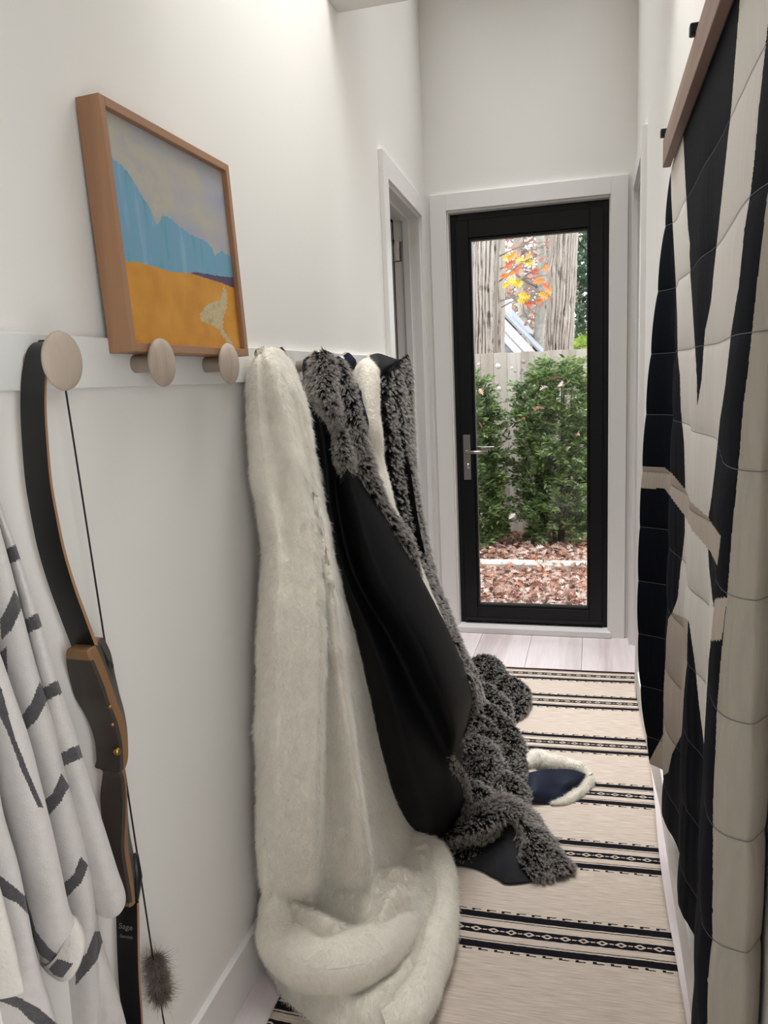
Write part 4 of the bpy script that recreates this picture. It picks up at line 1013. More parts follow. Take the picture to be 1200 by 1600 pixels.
def mound(outline, centre, base, ridges, ns=40, na=140, pw=.5, wmin=.0):
    """a soft heap on the floor: closed outline (floor photo points), height field with ridges and creases"""
    O = np.array([ZP(a, b, .012) for a, b in outline]); O = cr(np.concatenate([O, O[:1]]), na)
    c = ZP(*centre, .012); s_ = np.linspace(0, 1, ns) ** .8
    P = c[None, None] + (O[None] - c) * s_[:, None, None]
    h = base * np.maximum(0, 1 - s_ ** 4) ** pw
    H = np.repeat(h[:, None], na, 1); edge = np.maximum(0, 1 - s_ ** 5)[:, None]
    for pts, am, wd in ridges:
        L = cr(np.array([ZP(a, b, base * .8)[:2] for a, b in pts]), 30)
        d = np.min(np.linalg.norm(P[:, :, None, :2] - L[None, None], axis=-1), -1)
        H = H + am * np.exp(-(d / wd) ** 2) * edge
    P[..., 2] = .013 + np.maximum(H, 0)
    return P
def up_faces(P):
    Fc = grid_faces(*P.shape[:2]); return Fc if grid_normals(P)[..., 2].mean() > 0 else Fc[:, ::-1]
def fold_tube(pts, rad, ns=40, seg=24, key_off=0.):
    C = cr(np.array([G(*p) for p in pts]), ns); r = cr(np.array([[q] for q in rad]), ns)[:, 0]
    V, Fc = tube_vf(C, r, seg, False)
    P = np.array(V).reshape(ns, seg, 3); P = np.concatenate([P, P[:, :1]], 1); P[..., 2] = np.maximum(P[..., 2], .014)
    return P

M_whitefur = mat('white_plush', (246, 239, 224), .9, var=.03, vscale=45, bump=.5, bscale=110, sheen=.35, spec=.1)
H_white = hair_mat('white_plush_pile', (236, 226, 206), (252, 248, 239), .6, .3, .05)
M_greyfur = mat('grey_fur_base', (12, 11, 11), .95, bump=.6, bscale=160, spec=.05)
H_grey = hair_mat('grey_fur_pile', (9, 8, 8), (222, 214, 206), .5, .84, .3)
M_lining = mat('black_lining', (11, 12, 15), .62, bump=.08, bscale=40, spec=.2)
M_navyl = mat('navy_lining', (20, 27, 47), .6, bump=.08, bscale=50, spec=.25)
M_tag = mat('care_label', (196, 208, 222), .6)

# ---- first throw: long cream plush
T1 = empty('faux_fur_throw', (-.62, 1.75, 0), 'large cream plush throw nearest the painting, its end pooled on the rug', 'throw', 'throws hung over the wall pegs')
rows = [
 [(404, 560, -.825), (399, 552, -.81), (406, 545, 1.73), (416, 542, 1.73), (424, 541, 1.75), (432, 544, 1.78), (438, 548, 1.82), (446, 556, 1.88), (446, 566, 1.98)],
 [(402, 584, -.825), (388, 580, -.80), (404, 576, 1.69), (428, 574, 1.68), (440, 576, 1.71), (450, 578, 1.75), (454, 582, 1.80), (460, 588, 1.88), (456, 594, 1.98)],
 [(402, 650, -.825), (387, 650, -.80), (408, 650, 1.67), (452, 650, 1.67), (463, 650, 1.73), (474, 650, 1.75), (477, 650, 1.82), (484, 655, 1.90), (472, 655, 2.0)],
 [(410, 740, -.825), (394, 740, -.79), (420, 740, 1.65), (472, 740, 1.66), (480, 740, 1.73), (487, 740, 1.75), (490, 740, 1.83), (497, 740, 1.93), (482, 740, 2.03)],
 [(425, 850, -.825), (408, 850, -.79), (440, 850, 1.61), (492, 850, 1.64), (499, 850, 1.72), (509, 850, 1.73), (512, 850, 1.83), (518, 850, 1.96), (500, 850, 2.05)],
 [(420, 960, -.825), (404, 960, -.79), (442, 960, 1.57), (500, 960, 1.60), (507, 960, 1.70), (523, 960, 1.70), (529, 960, 1.83), (549, 960, 2.0), (535, 960, 2.1)],
 [(420, 1080, -.825), (401, 1080, -.79), (442, 1080, 1.55), (500, 1080, 1.58), (508, 1080, 1.70), (536, 1080, 1.68), (544, 1080, 1.83), (583, 1080, 2.05), (570, 1080, 2.12)],
 [(420, 1200, -.825), (402, 1200, -.79), (442, 1200, 1.53), (497, 1200, 1.56), (506, 1200, 1.69), (555, 1200, 1.67), (565, 1200, 1.85), (615, 1200, 2.1), (605, 1200, 2.14)],
 [(424, 1300, -.825), (406, 1300, -.79), (444, 1300, 1.54), (493, 1300, 1.57), (504, 1300, 1.69), (565, 1300, 1.67), (578, 1300, 1.86), (646, 1280, 2.1), (636, 1280, 2.15)],
 [(430, 1400, -.825), (412, 1400, -.79), (447, 1400, 1.59), (488, 1400, 1.62), (502, 1395, 1.70), (568, 1385, 1.71), (590, 1365, 1.85), (660, 1330, 2.05), (650, 1325, 2.12)],
 [(440, 1470, -.825), (428, 1470, -.80), (458, 1475, 1.66), (488, 1472, 1.68), (505, 1460, 1.72), (570, 1430, 1.75), (596, 1410, 1.86), (672, 1370, 2.02), (660, 1360, 2.08)],
 [(450, 1510, -.825), (440, 1510, -.80), (470, 1520, 1.70), (500, 1515, 1.72), (520, 1500, 1.74), (575, 1470, 1.78), (600, 1440, 1.88), (660, 1390, 2.02), (650, 1380, 2.08)]]
rr = []
for ri, r in enumerate(rows):
    dv = (0, .002, .008, .014)[min(ri, 3)]
    L_, q_, M_ = r[1], r[2], r[3]; f = lambda t, y: (L_[0] + t * (M_[0] - L_[0]), L_[1] + t * (M_[1] - L_[1]) + (q_[1] - (L_[1] + M_[1]) / 2) * .8, y)
    rr.append([r[0], L_, f(.26, q_[2]), f(.52, q_[2] + dv), f(.8, (q_[2] + 2 * M_[2]) / 3), (M_[0] + 1, M_[1], M_[2] + .01)] + r[4:])
P1 = loft([[G(*q) for q in r] for r in rr], 220, 210)
P1 = rough(P1, .004, 11, .0024, 55); P1[..., 0] = np.maximum(P1[..., 0], XL + .022); P1[..., 2] = np.maximum(P1[..., 2], .02)
F1 = facing(P1)
PM = mound([(416, 1480), (424, 1520), (450, 1562), (500, 1604), (565, 1625), (620, 1618), (650, 1590), (672, 1540), (694, 1480), (702, 1420), (699, 1370), (690, 1330), (660, 1300), (610, 1300), (540, 1330), (470, 1380), (425, 1430)], (570, 1460), .10,
     [([(448, 1480), (480, 1505), (540, 1515), (600, 1490), (628, 1450)], .085, .045), ([(430, 1515), (480, 1538), (540, 1530), (572, 1505)], -.045, .02), ([(560, 1545), (610, 1520), (640, 1470)], -.035, .022),
      ([(640, 1320), (685, 1370), (690, 1430)], .045, .05), ([(640, 1590), (650, 1570)], .045, .035), ([(590, 1380), (600, 1420)], -.02, .05), ([(480, 1570), (540, 1590)], .02, .05), ([(655, 1315), (690, 1345)], .03, .03), ([(440, 1450), (455, 1490), (500, 1530)], .10, .06), ([(500, 1425), (560, 1440)], .11, .075), ([(560, 1400), (610, 1400)], .05, .06)], 90, 260)
PM = rough(PM, .005, 16, .0022, 50); PM[..., 0] = np.maximum(PM[..., 0], XL + .02); PM[..., 2] = np.maximum(PM[..., 2], .013)
FM = up_faces(PM)
b1 = mobj('hanging_cloth', P1.reshape(-1, 3), F1, M_whitefur, T1); solidify(b1, .012)
b2 = mobj('pooled_end', PM.reshape(-1, 3), FM, M_whitefur, T1)
add_hair('pile', P1.reshape(-1, 3), F1, b1, H_white, 60000, 3, .011, .00032, 11, (0, 0, -1), .55, .55, .004, .2, .22, swirl=12)
add_hair('pile', PM.reshape(-1, 3), FM, b2, H_white, 40000, 3, .011, .00032, 12, (.3, -.5, -.6), .55, .55, .004, .2, .22, swirl=12)
for k_, (pts, rad, n_) in enumerate([([(424, 1380, 10.26), (430, 1425, 10.19), (446, 1472, 10.14), (500, 1503, 10.12), (556, 1500, 10.12), (606, 1476, 10.11), (632, 1440, 10.09), (640, 1410, 10.06)], [.02, .045, .068, .07, .064, .055, .045, .02], 9000),
    ([(640, 1318, 10.07), (676, 1345, 10.07), (688, 1400, 10.06), (686, 1460, 10.055), (664, 1530, 10.05), (640, 1580, 10.05), (600, 1600, 10.04)], [.04, .05, .05, .048, .045, .05, .03], 8000)]):
    Pt = rough(fold_tube(pts, rad, 90, 40), .005, 16); Pt[..., 0] = np.maximum(Pt[..., 0], XL + .022); Fq = out_faces(Pt)
    o = mobj('pooled_fold', Pt.reshape(-1, 3), Fq, M_whitefur, T1); add_hair('pile', Pt.reshape(-1, 3), Fq, o, H_white, n_, 3, .0095, .0003, 14 + k_, (.3, -.3, -.8), .6, .3, .004, .15, .12)
PB = ellipse_loft([(622, 1312, 676, 1312, 2.13, .05), (640, 1318, 690, 1318, 2.12, .05), (660, 1340, 694, 1338, 2.10, .04), (675, 1352, 692, 1350, 2.09, .02)], 30, 30); PB = rough(PB, .004, 18); PB[..., 2] = np.maximum(PB[..., 2], .014)
FB = out_faces(PB); o = mobj('rolled_corner', PB.reshape(-1, 3), FB, M_whitefur, T1); add_hair('pile', PB.reshape(-1, 3), FB, o, H_white, 2500, 3, .0095, .0003, 13, (0, 0, -1), .6, .3, .004, .15, .12)
PLp = np.array([[G(431, 548, 1.87), G(440, 543, 1.9), G(448, 552, 1.9), G(456, 577, 1.9)], [G(437, 552, 1.87), G(443, 549, 1.9), G(446, 557, 1.9), G(451, 579, 1.9)]])
PLp = loft(PLp, 4, 20); hl = mobj('hanging_loop', PLp.reshape(-1, 3), grid_faces(4, 20), M_lining, T1); solidify(hl, .003)

# ---- second throw: grey fur, black lining turned outwards
T2 = empty('faux_fur_throw', (-.5, 2.2, 0), 'grey fur throw showing its black lining, hung beside the cream throw', 'throw', 'throws hung over the wall pegs')
rows = [
 [(482, 632, 2.16), (479, 630, 2.02), (488, 612, 1.98), (500, 606, 2.0), (512, 606, 2.02), (526, 612, 2.08), (522, 616, 2.2)],
 [(490, 700, 2.18), (487, 690, 2.03), (504, 690, 1.95), (518, 690, 1.99), (532, 690, 1.96), (547, 700, 2.05), (542, 700, 2.2)],
 [(505, 800, 2.2), (500, 800, 2.04), (516, 800, 1.92), (530, 800, 1.98), (562, 800, 1.92), (600, 800, 2.05), (590, 800, 2.25)],
 [(525, 900, 2.2), (520, 900, 2.04), (538, 900, 1.91), (556, 900, 1.98), (596, 900, 1.90), (655, 900, 2.1), (642, 900, 2.3)],
 [(552, 1000, 2.22), (547, 1000, 2.04), (578, 1000, 1.90), (612, 1000, 1.99), (655, 1000, 1.92), (706, 1000, 2.15), (695, 1000, 2.35)],
 [(577, 1080, 2.22), (570, 1080, 2.05), (605, 1080, 1.90), (650, 1080, 2.0), (692, 1080, 1.95), (736, 1075, 2.2), (722, 1075, 2.4)],
 [(595, 1160, 2.24), (588, 1160, 2.06), (630, 1160, 1.92), (686, 1160, 2.06), (714, 1140, 2.04), (737, 1108, 2.22), (725, 1110, 2.4)],
 [(612, 1230, 2.25), (604, 1230, 2.08), (648, 1235, 1.96), (692, 1205, 2.06), (710, 1195, 2.12), (722, 1195, 2.26), (712, 1190, 2.4)],
 [(632, 1285, 2.28), (622, 1283, 2.12), (660, 1290, 2.04), (692, 1270, 2.10), (714, 1250, 2.16), (726, 1240, 2.28), (716, 1230, 2.4)],
 [(650, 1300, 2.3), (642, 1300, 2.16), (668, 1312, 2.12), (690, 1308, 2.15), (708, 1292, 2.2), (722, 1272, 2.3), (712, 1268, 2.4)]]
P2 = loft([[G(*q) for q in r] for r in rows], 150, 110); P2 = rough(P2, .003, 7); F2 = facing(P2)
o = mobj('black_lining', P2.reshape(-1, 3), F2, M_lining, T2); solidify(o, .006); tag(o, 'smooth black lining cloth')
grey = []
def grey_part(name, P, T, n, seed, up=False, **k):
    Fc = up_faces(P) if up else out_faces(P)
    o = mobj(name, P.reshape(-1, 3), Fc, M_greyfur, T)
    kw = dict(length=.016, rad=.0006, comb=(0, 0, -1), lay=.42, clump=.92, spread=.0042, curl=.1, jitter=.25, swirl=10.); n = int(n * .62); kw.update(k)
    L_, R_ = kw.pop('length'), kw.pop('rad')
    add_hair('fur', P.reshape(-1, 3), Fc, o, H_grey, n, 9, L_, R_, seed, **kw)
    return o
def gl_(st, ns=60, nc=40, a=.004): return rough(ellipse_loft(st, ns, nc), a, 20)
# fold of fur turned out over the peg, and the long edge running down
grey_part('turned_fold', gl_([(489, 552, 508, 549, 2.02, .03), (484, 575, 520, 570, 2.02, .05), (484, 610, 524, 605, 2.0, .06), (496, 636, 529, 636, 1.98, .045), (512, 656, 532, 656, 1.98, .03), (523, 672, 532, 672, 1.98, .015)]), T2, 4500, 21)
grey_part('turned_fold', gl_([(515, 560, 530, 558, 2.08, .03), (518, 600, 548, 598, 2.06, .05), (522, 650, 562, 650, 2.03, .05), (532, 700, 572, 700, 2.03, .05), (548, 745, 586, 745, 2.04, .05), (572, 785, 602, 785, 2.06, .04), (600, 825, 625, 822, 2.09, .04), (628, 868, 645, 862, 2.12, .03), (648, 905, 656, 900, 2.14, .02)], 90), T2, 7500, 22)
grey_part('turned_fold', gl_([(524, 655, 534, 655, 1.99, .015), (526, 690, 542, 690, 1.97, .025), (532, 720, 547, 720, 1.97, .025), (541, 748, 551, 748, 1.98, .012)]), T2, 1800, 23)
# furry hem round the lining
def hem_tube(pts, r, T, n, seed, **k):
    P = fold_tube(pts, [r] * len(pts), 60, 14); return grey_part('fur_edge', P, T, n, seed, length=.012, **k)
hem_tube([(728, 1058, 2.21), (735, 1072, 2.22), (738, 1108, 2.24), (722, 1145, 2.16), (700, 1166, 2.1), (704, 1190, 2.1), (722, 1215, 2.2), (728, 1245, 2.28), (720, 1280, 2.28), (700, 1305, 2.18), (672, 1316, 2.12), (648, 1302, 2.14)], .008, T2, 4200, 24)
grey_part('fur_heap', rough(mound([(690, 1320), (720, 1345), (760, 1335), (800, 1290), (815, 1255), (812, 1210), (800, 1170), (770, 1120), (735, 1110), (700, 1170), (690, 1240)], (750, 1235), .05, [([(735, 1120), (775, 1150), (798, 1215)], .09, .05), ([(705, 1180), (745, 1180), (775, 1235)], .09, .05), ([(725, 1225), (748, 1255), (720, 1300)], .06, .05), ([(765, 1180), (790, 1235)], -.02, .03)], 60, 160), .008, 22), T2, 11000, 25, True, comb=(.4, -.5, -.4), length=.0125)
for k_, (pts, rad, n_) in enumerate([
    ([(730, 1118, 10.16), (765, 1128, 10.14), (790, 1165, 10.10), (800, 1215, 10.06), (796, 1245, 10.04)], [.05, .06, .065, .055, .03], 5200),
    ([(704, 1175, 10.16), (738, 1172, 10.15), (762, 1195, 10.11), (782, 1240, 10.06)], [.04, .055, .06, .04], 4200),
    ([(740, 1128, 10.17), (762, 1150, 10.14), (752, 1190, 10.12), (730, 1215, 10.10)], [.03, .045, .05, .03], 3000),
    ([(768, 1215, 10.09), (800, 1238, 10.07), (812, 1262, 10.05)], [.03, .045, .03], 2000),
    ([(716, 1235, 10.13), (745, 1252, 10.11), (735, 1290, 10.07), (700, 1318, 10.04)], [.03, .05, .045, .03], 3600)]):
    grey_part('fur_fold', rough(fold_tube(pts, rad, 60, 30), .006, 25), T2, n_, 30 + k_, comb=(.5, -.3, -.5), length=.0125)
CF = [[(728, 1266, 10.05), (770, 1246, 10.06), (806, 1252, 10.06), (836, 1274, 10.05), (864, 1314, 10.03), (895, 1358, 10.013)],
      [(718, 1276, 10.11), (768, 1254, 10.13), (805, 1262, 10.125), (834, 1286, 10.09), (860, 1322, 10.06), (892, 1362, 10.02)],
      [(706, 1300, 10.11), (760, 1284, 10.13), (800, 1274, 10.13), (826, 1300, 10.10), (848, 1338, 10.06), (878, 1368, 10.02)],
      [(698, 1318, 10.06), (754, 1306, 10.08), (792, 1290, 10.085), (815, 1310, 10.07), (830, 1352, 10.045), (858, 1374, 10.016)],
      [(694, 1326, 10.03), (750, 1314, 10.045), (788, 1300, 10.05), (806, 1316, 10.04), (818, 1358, 10.025), (845, 1378, 10.012)]]
Pf = rough(loft([[G(*q) for q in r] for r in CF], 60, 90), .007, 24); Pf[..., 2] = np.maximum(Pf[..., 2], .014)
Ff = up_faces(Pf); o = mobj('turned_corner', Pf.reshape(-1, 3), Ff, M_greyfur, T2); solidify(o, .008)
add_hair('fur', Pf.reshape(-1, 3), Ff, o, H_grey, 3600, 9, .016, .0006, 39, (.6, -.5, -.4), .42, .92, .0042, .1, .25, swirl=10)
CL = [[(690, 1330, 10.03), (735, 1312, 10.06), (775, 1296, 10.08), (806, 1290, 10.09), (826, 1302, 10.06)],
      [(688, 1340, 10.02), (735, 1330, 10.035), (778, 1322, 10.05), (808, 1318, 10.055), (822, 1330, 10.035)],
      [(692, 1348, 10.015), (738, 1348, 10.018), (776, 1356, 10.02), (800, 1362, 10.022), (824, 1364, 10.02)],
      [(700, 1350, 10.013), (742, 1356, 10.013), (776, 1372, 10.013), (795, 1380, 10.013), (850, 1374, 10.013)]]
Pc = loft([[G(*q) for q in r] for r in CL], 40, 60); Fc = facing(Pc); o = mobj('lining_corner', Pc.reshape(-1, 3), Fc, M_lining, T2); solidify(o, .004)
Pk = loft([[G(474, 562, 2.03), G(481, 557, 2.01), G(492, 557, 2.02)], [G(472, 576, 2.03), G(480, 575, 2.0), G(492, 576, 2.0)], [G(474, 595, 2.03), G(480, 596, 2.0), G(492, 596, 2.0)]], 12, 12)
o = mobj('hanging_loop', Pk.reshape(-1, 3), facing(Pk), M_lining, T2); solidify(o, .004)
Pk = loft([[G(528, 556, 2.12), G(534, 556, 2.12), G(538, 558, 2.14)], [G(530, 575, 2.12), G(537, 575, 2.1), G(541, 578, 2.12)], [G(536, 594, 2.12), G(542, 592, 2.1), G(546, 590, 2.12)]], 12, 8)
o = mobj('care_label', Pk.reshape(-1, 3), facing(Pk), M_tag, T2); solidify(o, .001)

# ---- third throw: cream plush with navy lining
T3 = empty('faux_fur_throw', (-.6, 2.45, 0), 'cream plush throw with navy lining, squeezed between the two grey ones', 'throw', 'throws hung over the wall pegs')
def white_part(name, P, T, n, seed, up=False):
    Fc = up_faces(P) if up else out_faces(P); o = mobj(name, P.reshape(-1, 3), Fc, M_whitefur, T)
    add_hair('pile', P.reshape(-1, 3), Fc, o, H_white, n, 3, .009, .0003, seed, (0, 0, -1), .6, .3, .004, .15, .15); return o
white_part('hanging_cloth', rough(ellipse_loft([(562, 562, 578, 558, 2.38, .03), (552, 580, 590, 578, 2.36, .06), (550, 615, 592, 615, 2.34, .08), (556, 660, 594, 660, 2.33, .09), (568, 720, 598, 720, 2.33, .09), (590, 790, 616, 790, 2.33, .09), (620, 850, 640, 850, 2.34, .09), (640, 905, 662, 905, 2.36, .09), (660, 970, 690, 970, 2.4, .09), (680, 1030, 700, 1030, 2.44, .05)], 110, 50), .006, 14), T3, 14000, 41)
for nm_, R3, mm in (('navy_fold', [[(542, 598, 2.27), (556, 598, 2.25), (562, 612, 2.24)], [(548, 625, 2.26), (562, 630, 2.23), (571, 640, 2.23)], [(556, 655, 2.25), (570, 655, 2.22), (576, 660, 2.22)], [(563, 690, 2.25), (572, 686, 2.22), (575, 680, 2.22)]], M_navyl),
                    ('hanging_loop', [[(536, 556, 2.3), (545, 551, 2.29), (556, 562, 2.3)], [(536, 568, 2.3), (546, 566, 2.28), (557, 568, 2.3)], [(540, 590, 2.3), (546, 586, 2.28), (554, 576, 2.3)]], M_navyl)):
    Pk = loft([[G(*q) for q in r] for r in R3], 30, 20); o = mobj(nm_, Pk.reshape(-1, 3), facing(Pk), mm, T3); solidify(o, .006)
CN = [[(800, 1208, 10.05), (830, 1206, 10.075), (865, 1203, 10.06), (895, 1204, 10.045), (916, 1211, 10.03)],
      [(802, 1226, 10.045), (835, 1224, 10.065), (868, 1222, 10.045), (893, 1220, 10.04), (912, 1218, 10.02)],
      [(804, 1240, 10.03), (836, 1242, 10.045), (866, 1240, 10.03), (888, 1234, 10.02), (905, 1226, 10.015)],
      [(806, 1250, 10.013), (836, 1254, 10.015), (862, 1254, 10.014), (882, 1246, 10.013), (900, 1236, 10.013)]]
Pk = rough(loft([[G(*q) for q in r] for r in CN], 50, 70), .004, 26); Pk[..., 2] = np.maximum(Pk[..., 2], .014); o = mobj('navy_lining', Pk.reshape(-1, 3), facing(Pk), M_navyl, T3); solidify(o, .004)
for k_, (pts, rad) in enumerate([([(792, 1160, 10.06), (806, 1172, 10.07), (818, 1192, 10.08), (838, 1186, 10.08), (856, 1192, 10.07), (882, 1194, 10.055), (908, 1202, 10.04), (922, 1213, 10.025)], [.03, .032, .026, .036, .036, .03, .024, .016]),
                                ([(922, 1212, 10.022), (916, 1228, 10.018), (900, 1242, 10.016), (880, 1252, 10.015), (862, 1255, 10.014)], [.014, .015, .014, .012, .006])]):
    white_part('plush_edge', rough(fold_tube(pts, rad, 70, 24), .006, 26), T3, 3500, 45 + k_)

# ---- fourth throw: grey fur by the side door
T4 = empty('faux_fur_throw', (-.6, 2.8, 0), 'grey fur throw hung last in the row, beside the doorway casing', 'throw', 'throws hung over the wall pegs')
rows = [
 [(600, 604, 2.72), (594, 600, 2.56), (606, 582, 2.56), (618, 570, 2.66), (628, 561, 2.78), (638, 556, 2.92), (638, 562, 3.05)],
 [(600, 640, 2.74), (592, 636, 2.54), (600, 632, 2.48), (615, 630, 2.56), (627, 625, 2.64), (641, 620, 2.86), (638, 622, 3.05)],
 [(602, 700, 2.75), (595, 700, 2.54), (606, 700, 2.46), (624, 700, 2.54), (636, 700, 2.58), (646, 690, 2.82), (640, 690, 3.05)],
 [(604, 760, 2.75), (599, 760, 2.54), (614, 760, 2.44), (634, 760, 2.53), (643, 760, 2.55), (651, 760, 2.78), (645, 760, 3.05)],
 [(625, 840, 2.75), (620, 830, 2.54), (634, 840, 2.43), (648, 840, 2.50), (656, 840, 2.52), (664, 840, 2.75), (658, 840, 3.0)],
 [(655, 920, 2.75), (650, 920, 2.55), (664, 920, 2.43), (674, 920, 2.48), (680, 920, 2.54), (686, 920, 2.75), (680, 920, 3.0)],
 [(690, 1000, 2.8), (686, 1000, 2.6), (698, 1000, 2.50), (706, 1000, 2.55), (712, 1000, 2.6), (716, 1000, 2.8), (708, 1000, 3.0)],
 [(710, 1060, 2.9), (706, 1060, 2.7), (716, 1060, 2.6), (726, 1060, 2.65), (734, 1055, 2.75), (740, 1050, 2.9), (730, 1050, 3.1)],
 [(716, 1110, 3.0), (712, 1110, 2.8), (728, 1110, 2.7), (742, 1110, 2.75), (752, 1105, 2.85), (758, 1100, 3.0), (748, 1100, 3.2)]]
P4 = loft([[G(*q) for q in r] for r in rows], 130, 80); P4 = rough(P4, .006, 10); P4[..., 0] = np.maximum(P4[..., 0], XL + .022)
F4 = facing(P4); o = mobj('hanging_cloth', P4.reshape(-1, 3), F4, M_greyfur, T4); solidify(o, .012)
add_hair('fur', P4.reshape(-1, 3), F4, o, H_grey, 9000, 10, .0165, .00065, 51, (0, 0, -1), .42, .92, .0050, .1, .25, swirl=10)
Pk = loft([[G(574, 556, 2.66), G(590, 552, 2.7), G(605, 556, 2.78), G(622, 562, 2.88)], [G(580, 572, 2.62), G(592, 572, 2.62), G(604, 572, 2.68), G(614, 572, 2.78)], [G(586, 604, 2.62), G(592, 602, 2.58), G(598, 594, 2.62), G(606, 586, 2.7)]], 24, 24)
o = mobj('black_lining', Pk.reshape(-1, 3), facing(Pk), M_lining, T4); solidify(o, .006)
for k_, (pts, rad, n_) in enumerate([
    ([(732, 1058, 10.12), (752, 1046, 10.13), (768, 1052, 10.11), (772, 1085, 10.06), (768, 1105, 10.03)], [.05, .06, .065, .06, .04], 3600),
    ([(776, 1092, 10.06), (786, 1078, 10.08), (802, 1080, 10.07), (812, 1092, 10.045), (806, 1112, 10.03), (790, 1130, 10.02)], [.04, .055, .055, .045, .035, .02], 3000),
    ([(740, 1090, 10.08), (762, 1094, 10.09), (782, 1112, 10.06), (784, 1135, 10.03)], [.05, .055, .05, .03], 2600)]):
    grey_part('fur_fold', rough(fold_tube(pts, rad, 50, 26), .006, 25), T4, n_, 60 + k_, comb=(.4, -.3, -.6), rad=.0006, length=.0125)

# ---------------------------------------------------------------- striped robe at the near peg
RB_ = empty('striped_robe', (-.7, .85, .2), 'white terry robe with charcoal stripes hanging in the near left corner', 'robe')
M_terry = mat('terry_white', (212, 206, 201), .95, var=.03, vscale=60, bump=.3, bscale=480, sheen=.3, spec=.1)
M_terryg = mat('terry_charcoal', (84, 82, 84), .95, var=.1, vscale=90, bump=.5, bscale=260, sheen=.2, spec=.1)
M_hem = mat('hem_cotton', (216, 210, 202), .9, bump=.3, bscale=120)
def robe_part(name, st, stripes, ns=480, nc=170, a=.003, sc=9, mats=None):
    P = rough(ellipse_loft(st, ns, nc), a, sc); Fc = out_faces(P); V = P.reshape(-1, 3)
    o = mobj(name, V, Fc, mats or [M_terry, M_terryg], RB_)
    cc = V[Fc].mean(1); qx_, qy_ = project(cc); mi = np.zeros(len(Fc), np.int32)
    for pl in stripes: mi[pip(qx_, qy_ + .5 * np.sin(qx_ * 2.7), pl)] = 1
    o.data.polygons.foreach_set('material_index', mi); return o
# body folds, back to front
robe_part('body_fold', [(24, 1100, 58, 1100, .925, .015), (70, 1260, 102, 1260, .965, .02), (118, 1400, 150, 1400, .99, .03), (118, 1450, 156, 1450, .99, .04), (118, 1520, 174, 1520, .99, .05), (115, 1600, 197, 1600, .99, .05), (110, 1750, 235, 1750, .98, .05), (105, 1900, 270, 1900, .97, .05)],
          [[(118, 1505), (135, 1490), (152, 1455), (165, 1455), (152, 1500), (140, 1515), (118, 1540)], [(90, 1640), (130, 1590), (126, 1575), (110, 1600)]])
robe_part('body_fold', [(-122, 548, -104, 548, .735, .010), (-104, 600, -66, 600, .765, .025), (-75, 680, -24, 680, .80, .03), (-60, 800, -2, 800, .82, .035), (-45, 900, 24, 900, .85, .04), (-20, 1000, 48, 1000, .88, .04), (5, 1100, 76, 1100, .91, .045), (36, 1200, 102, 1200, .935, .045), (60, 1300, 128, 1300, .95, .045), (80, 1400, 148, 1400, .96, .045), (95, 1500, 154, 1500, .965, .045), (98, 1600, 160, 1600, .965, .045), (98, 1800, 167, 1800, .96, .045)],
          [[(0, 968), (8, 955), (22, 922), (36, 945), (18, 985), (2, 1000)], [(20, 1135), (48, 1100), (62, 1065), (76, 1090), (58, 1125), (40, 1142), (20, 1160)], [(60, 1258), (82, 1240), (96, 1208), (108, 1228), (96, 1252), (78, 1272), (60, 1290)], [(95, 1385), (115, 1366), (126, 1338), (138, 1352), (128, 1378), (108, 1398), (95, 1410)], [(0, 1020), (10, 1010), (12, 1060), (8, 1068)], [(118, 1505), (135, 1490), (148, 1455), (165, 1455), (152, 1500), (140, 1515), (118, 1540)]])
robe_part('body_fold', [(-128, 552, -108, 552, .725, .010), (-138, 680, -92, 680, .735, .025), (-134, 840, -58, 840, .75, .035), (-122, 1000, -30, 1000, .76, .04), (-110, 1150, -8, 1150, .77, .04), (-95, 1260, 6, 1260, .78, .04), (-75, 1350, 28, 1350, .80, .04), (-60, 1430, 46, 1430, .81, .04), (-45, 1510, 64, 1510, .82, .04), (-35, 1600, 90, 1600, .83, .04), (-20, 1800, 125, 1800, .84, .04)],
          [[(-20, 1355), (0, 1368), (28, 1390), (60, 1420), (60, 1445), (28, 1412), (0, 1398), (-20, 1385)], [(-10, 1540), (32, 1560), (60, 1575), (90, 1600), (90, 1630), (45, 1592), (28, 1575), (-10, 1560)]])
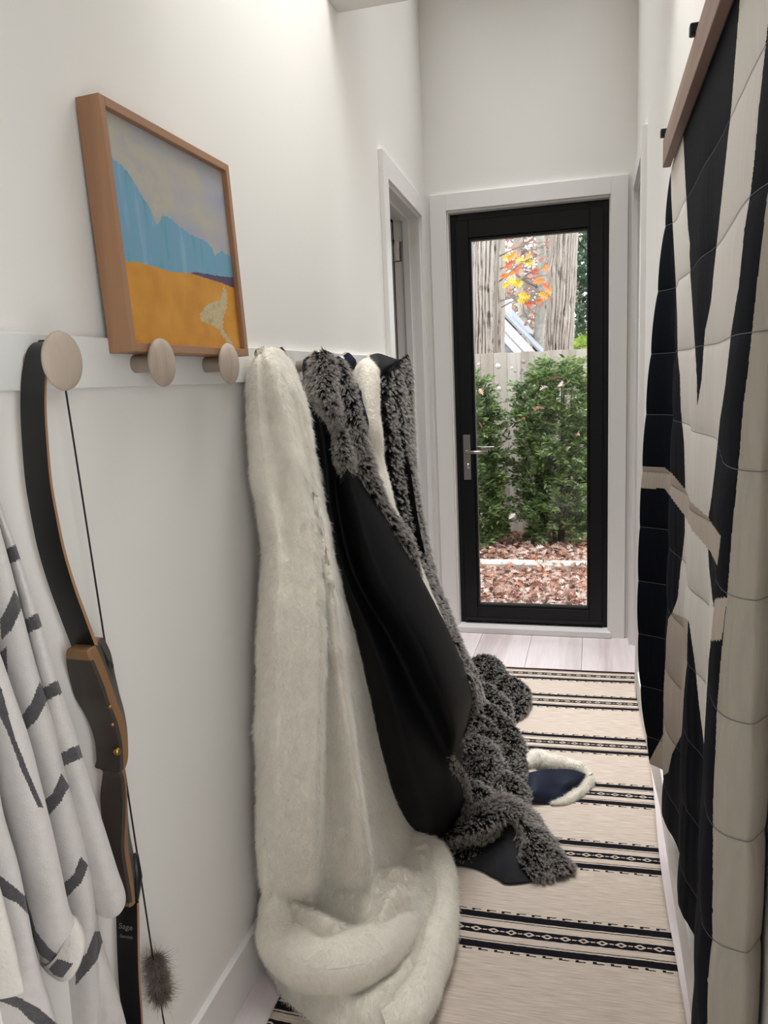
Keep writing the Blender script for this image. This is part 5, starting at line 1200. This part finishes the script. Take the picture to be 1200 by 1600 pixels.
robe_part('sleeve', [(-116, 546, -102, 546, .74, .010), (-78, 615, -52, 615, .79, .018), (-40, 700, -14, 700, .84, .02), (-22, 780, 2, 780, .86, .024), (4, 860, 30, 858, .88, .026), (32, 960, 61, 958, .90, .028), (60, 1078, 95, 1072, .925, .03), (88, 1184, 127, 1178, .95, .034), (111, 1280, 157, 1275, .965, .036), (130, 1362, 183, 1356, .975, .038), (138, 1402, 197, 1398, .98, .038), (147, 1420, 191, 1418, .98, .028), (160, 1428, 178, 1427, .98, .010)],
          [[(2, 862), (32, 847), (36, 872), (8, 884)], [(33, 971), (63, 956), (70, 977), (38, 992)], [(58, 1079), (97, 1060), (104, 1080), (64, 1099)], [(82, 1183), (126, 1162), (134, 1182), (88, 1202)]])
robe_part('sleeve', [(-126, 555, -106, 555, .715, .010), (-134, 690, -90, 690, .72, .022), (-120, 850, -62, 850, .74, .025), (-90, 950, -28, 950, .77, .03), (-60, 1050, 8, 1040, .80, .035), (-30, 1150, 40, 1135, .825, .036), (-8, 1235, 60, 1215, .84, .036), (12, 1310, 78, 1290, .85, .036), (30, 1390, 97, 1370, .86, .036), (46, 1450, 108, 1415, .865, .036), (64, 1500, 118, 1440, .87, .03)],
          [[(-10, 1060), (2, 1075), (22, 1150), (46, 1210), (68, 1262), (60, 1262), (34, 1205), (10, 1140), (-10, 1100)], [(30, 1385), (40, 1400), (56, 1455), (75, 1480), (90, 1492), (84, 1506), (66, 1495), (46, 1470), (34, 1425)]])
robe_part('cuff', [(62, 1504, 112, 1434, .87, .034), (74, 1516, 122, 1442, .87, .038), (88, 1524, 133, 1464, .87, .038), (98, 1524, 130, 1482, .87, .030)], [[(76, 1514), (90, 1498), (114, 1506), (98, 1528), (84, 1524)]], 160, 120, .0015, 20, [M_hem, M_terryg])
robe_part('front_edge', [(-130, 570, -116, 570, .705, .008), (-128, 850, -96, 850, .70, .012), (-100, 1130, -50, 1130, .71, .015), (-70, 1330, -14, 1330, .72, .016), (-65, 1400, 3, 1400, .73, .016), (-60, 1460, 17, 1460, .74, .016), (-55, 1520, 31, 1515, .75, .016), (-45, 1556, 38, 1545, .75, .014), (-40, 1566, 36, 1553, .75, .006)], [], 100, 50, .002, 14, [M_hem, M_hem])
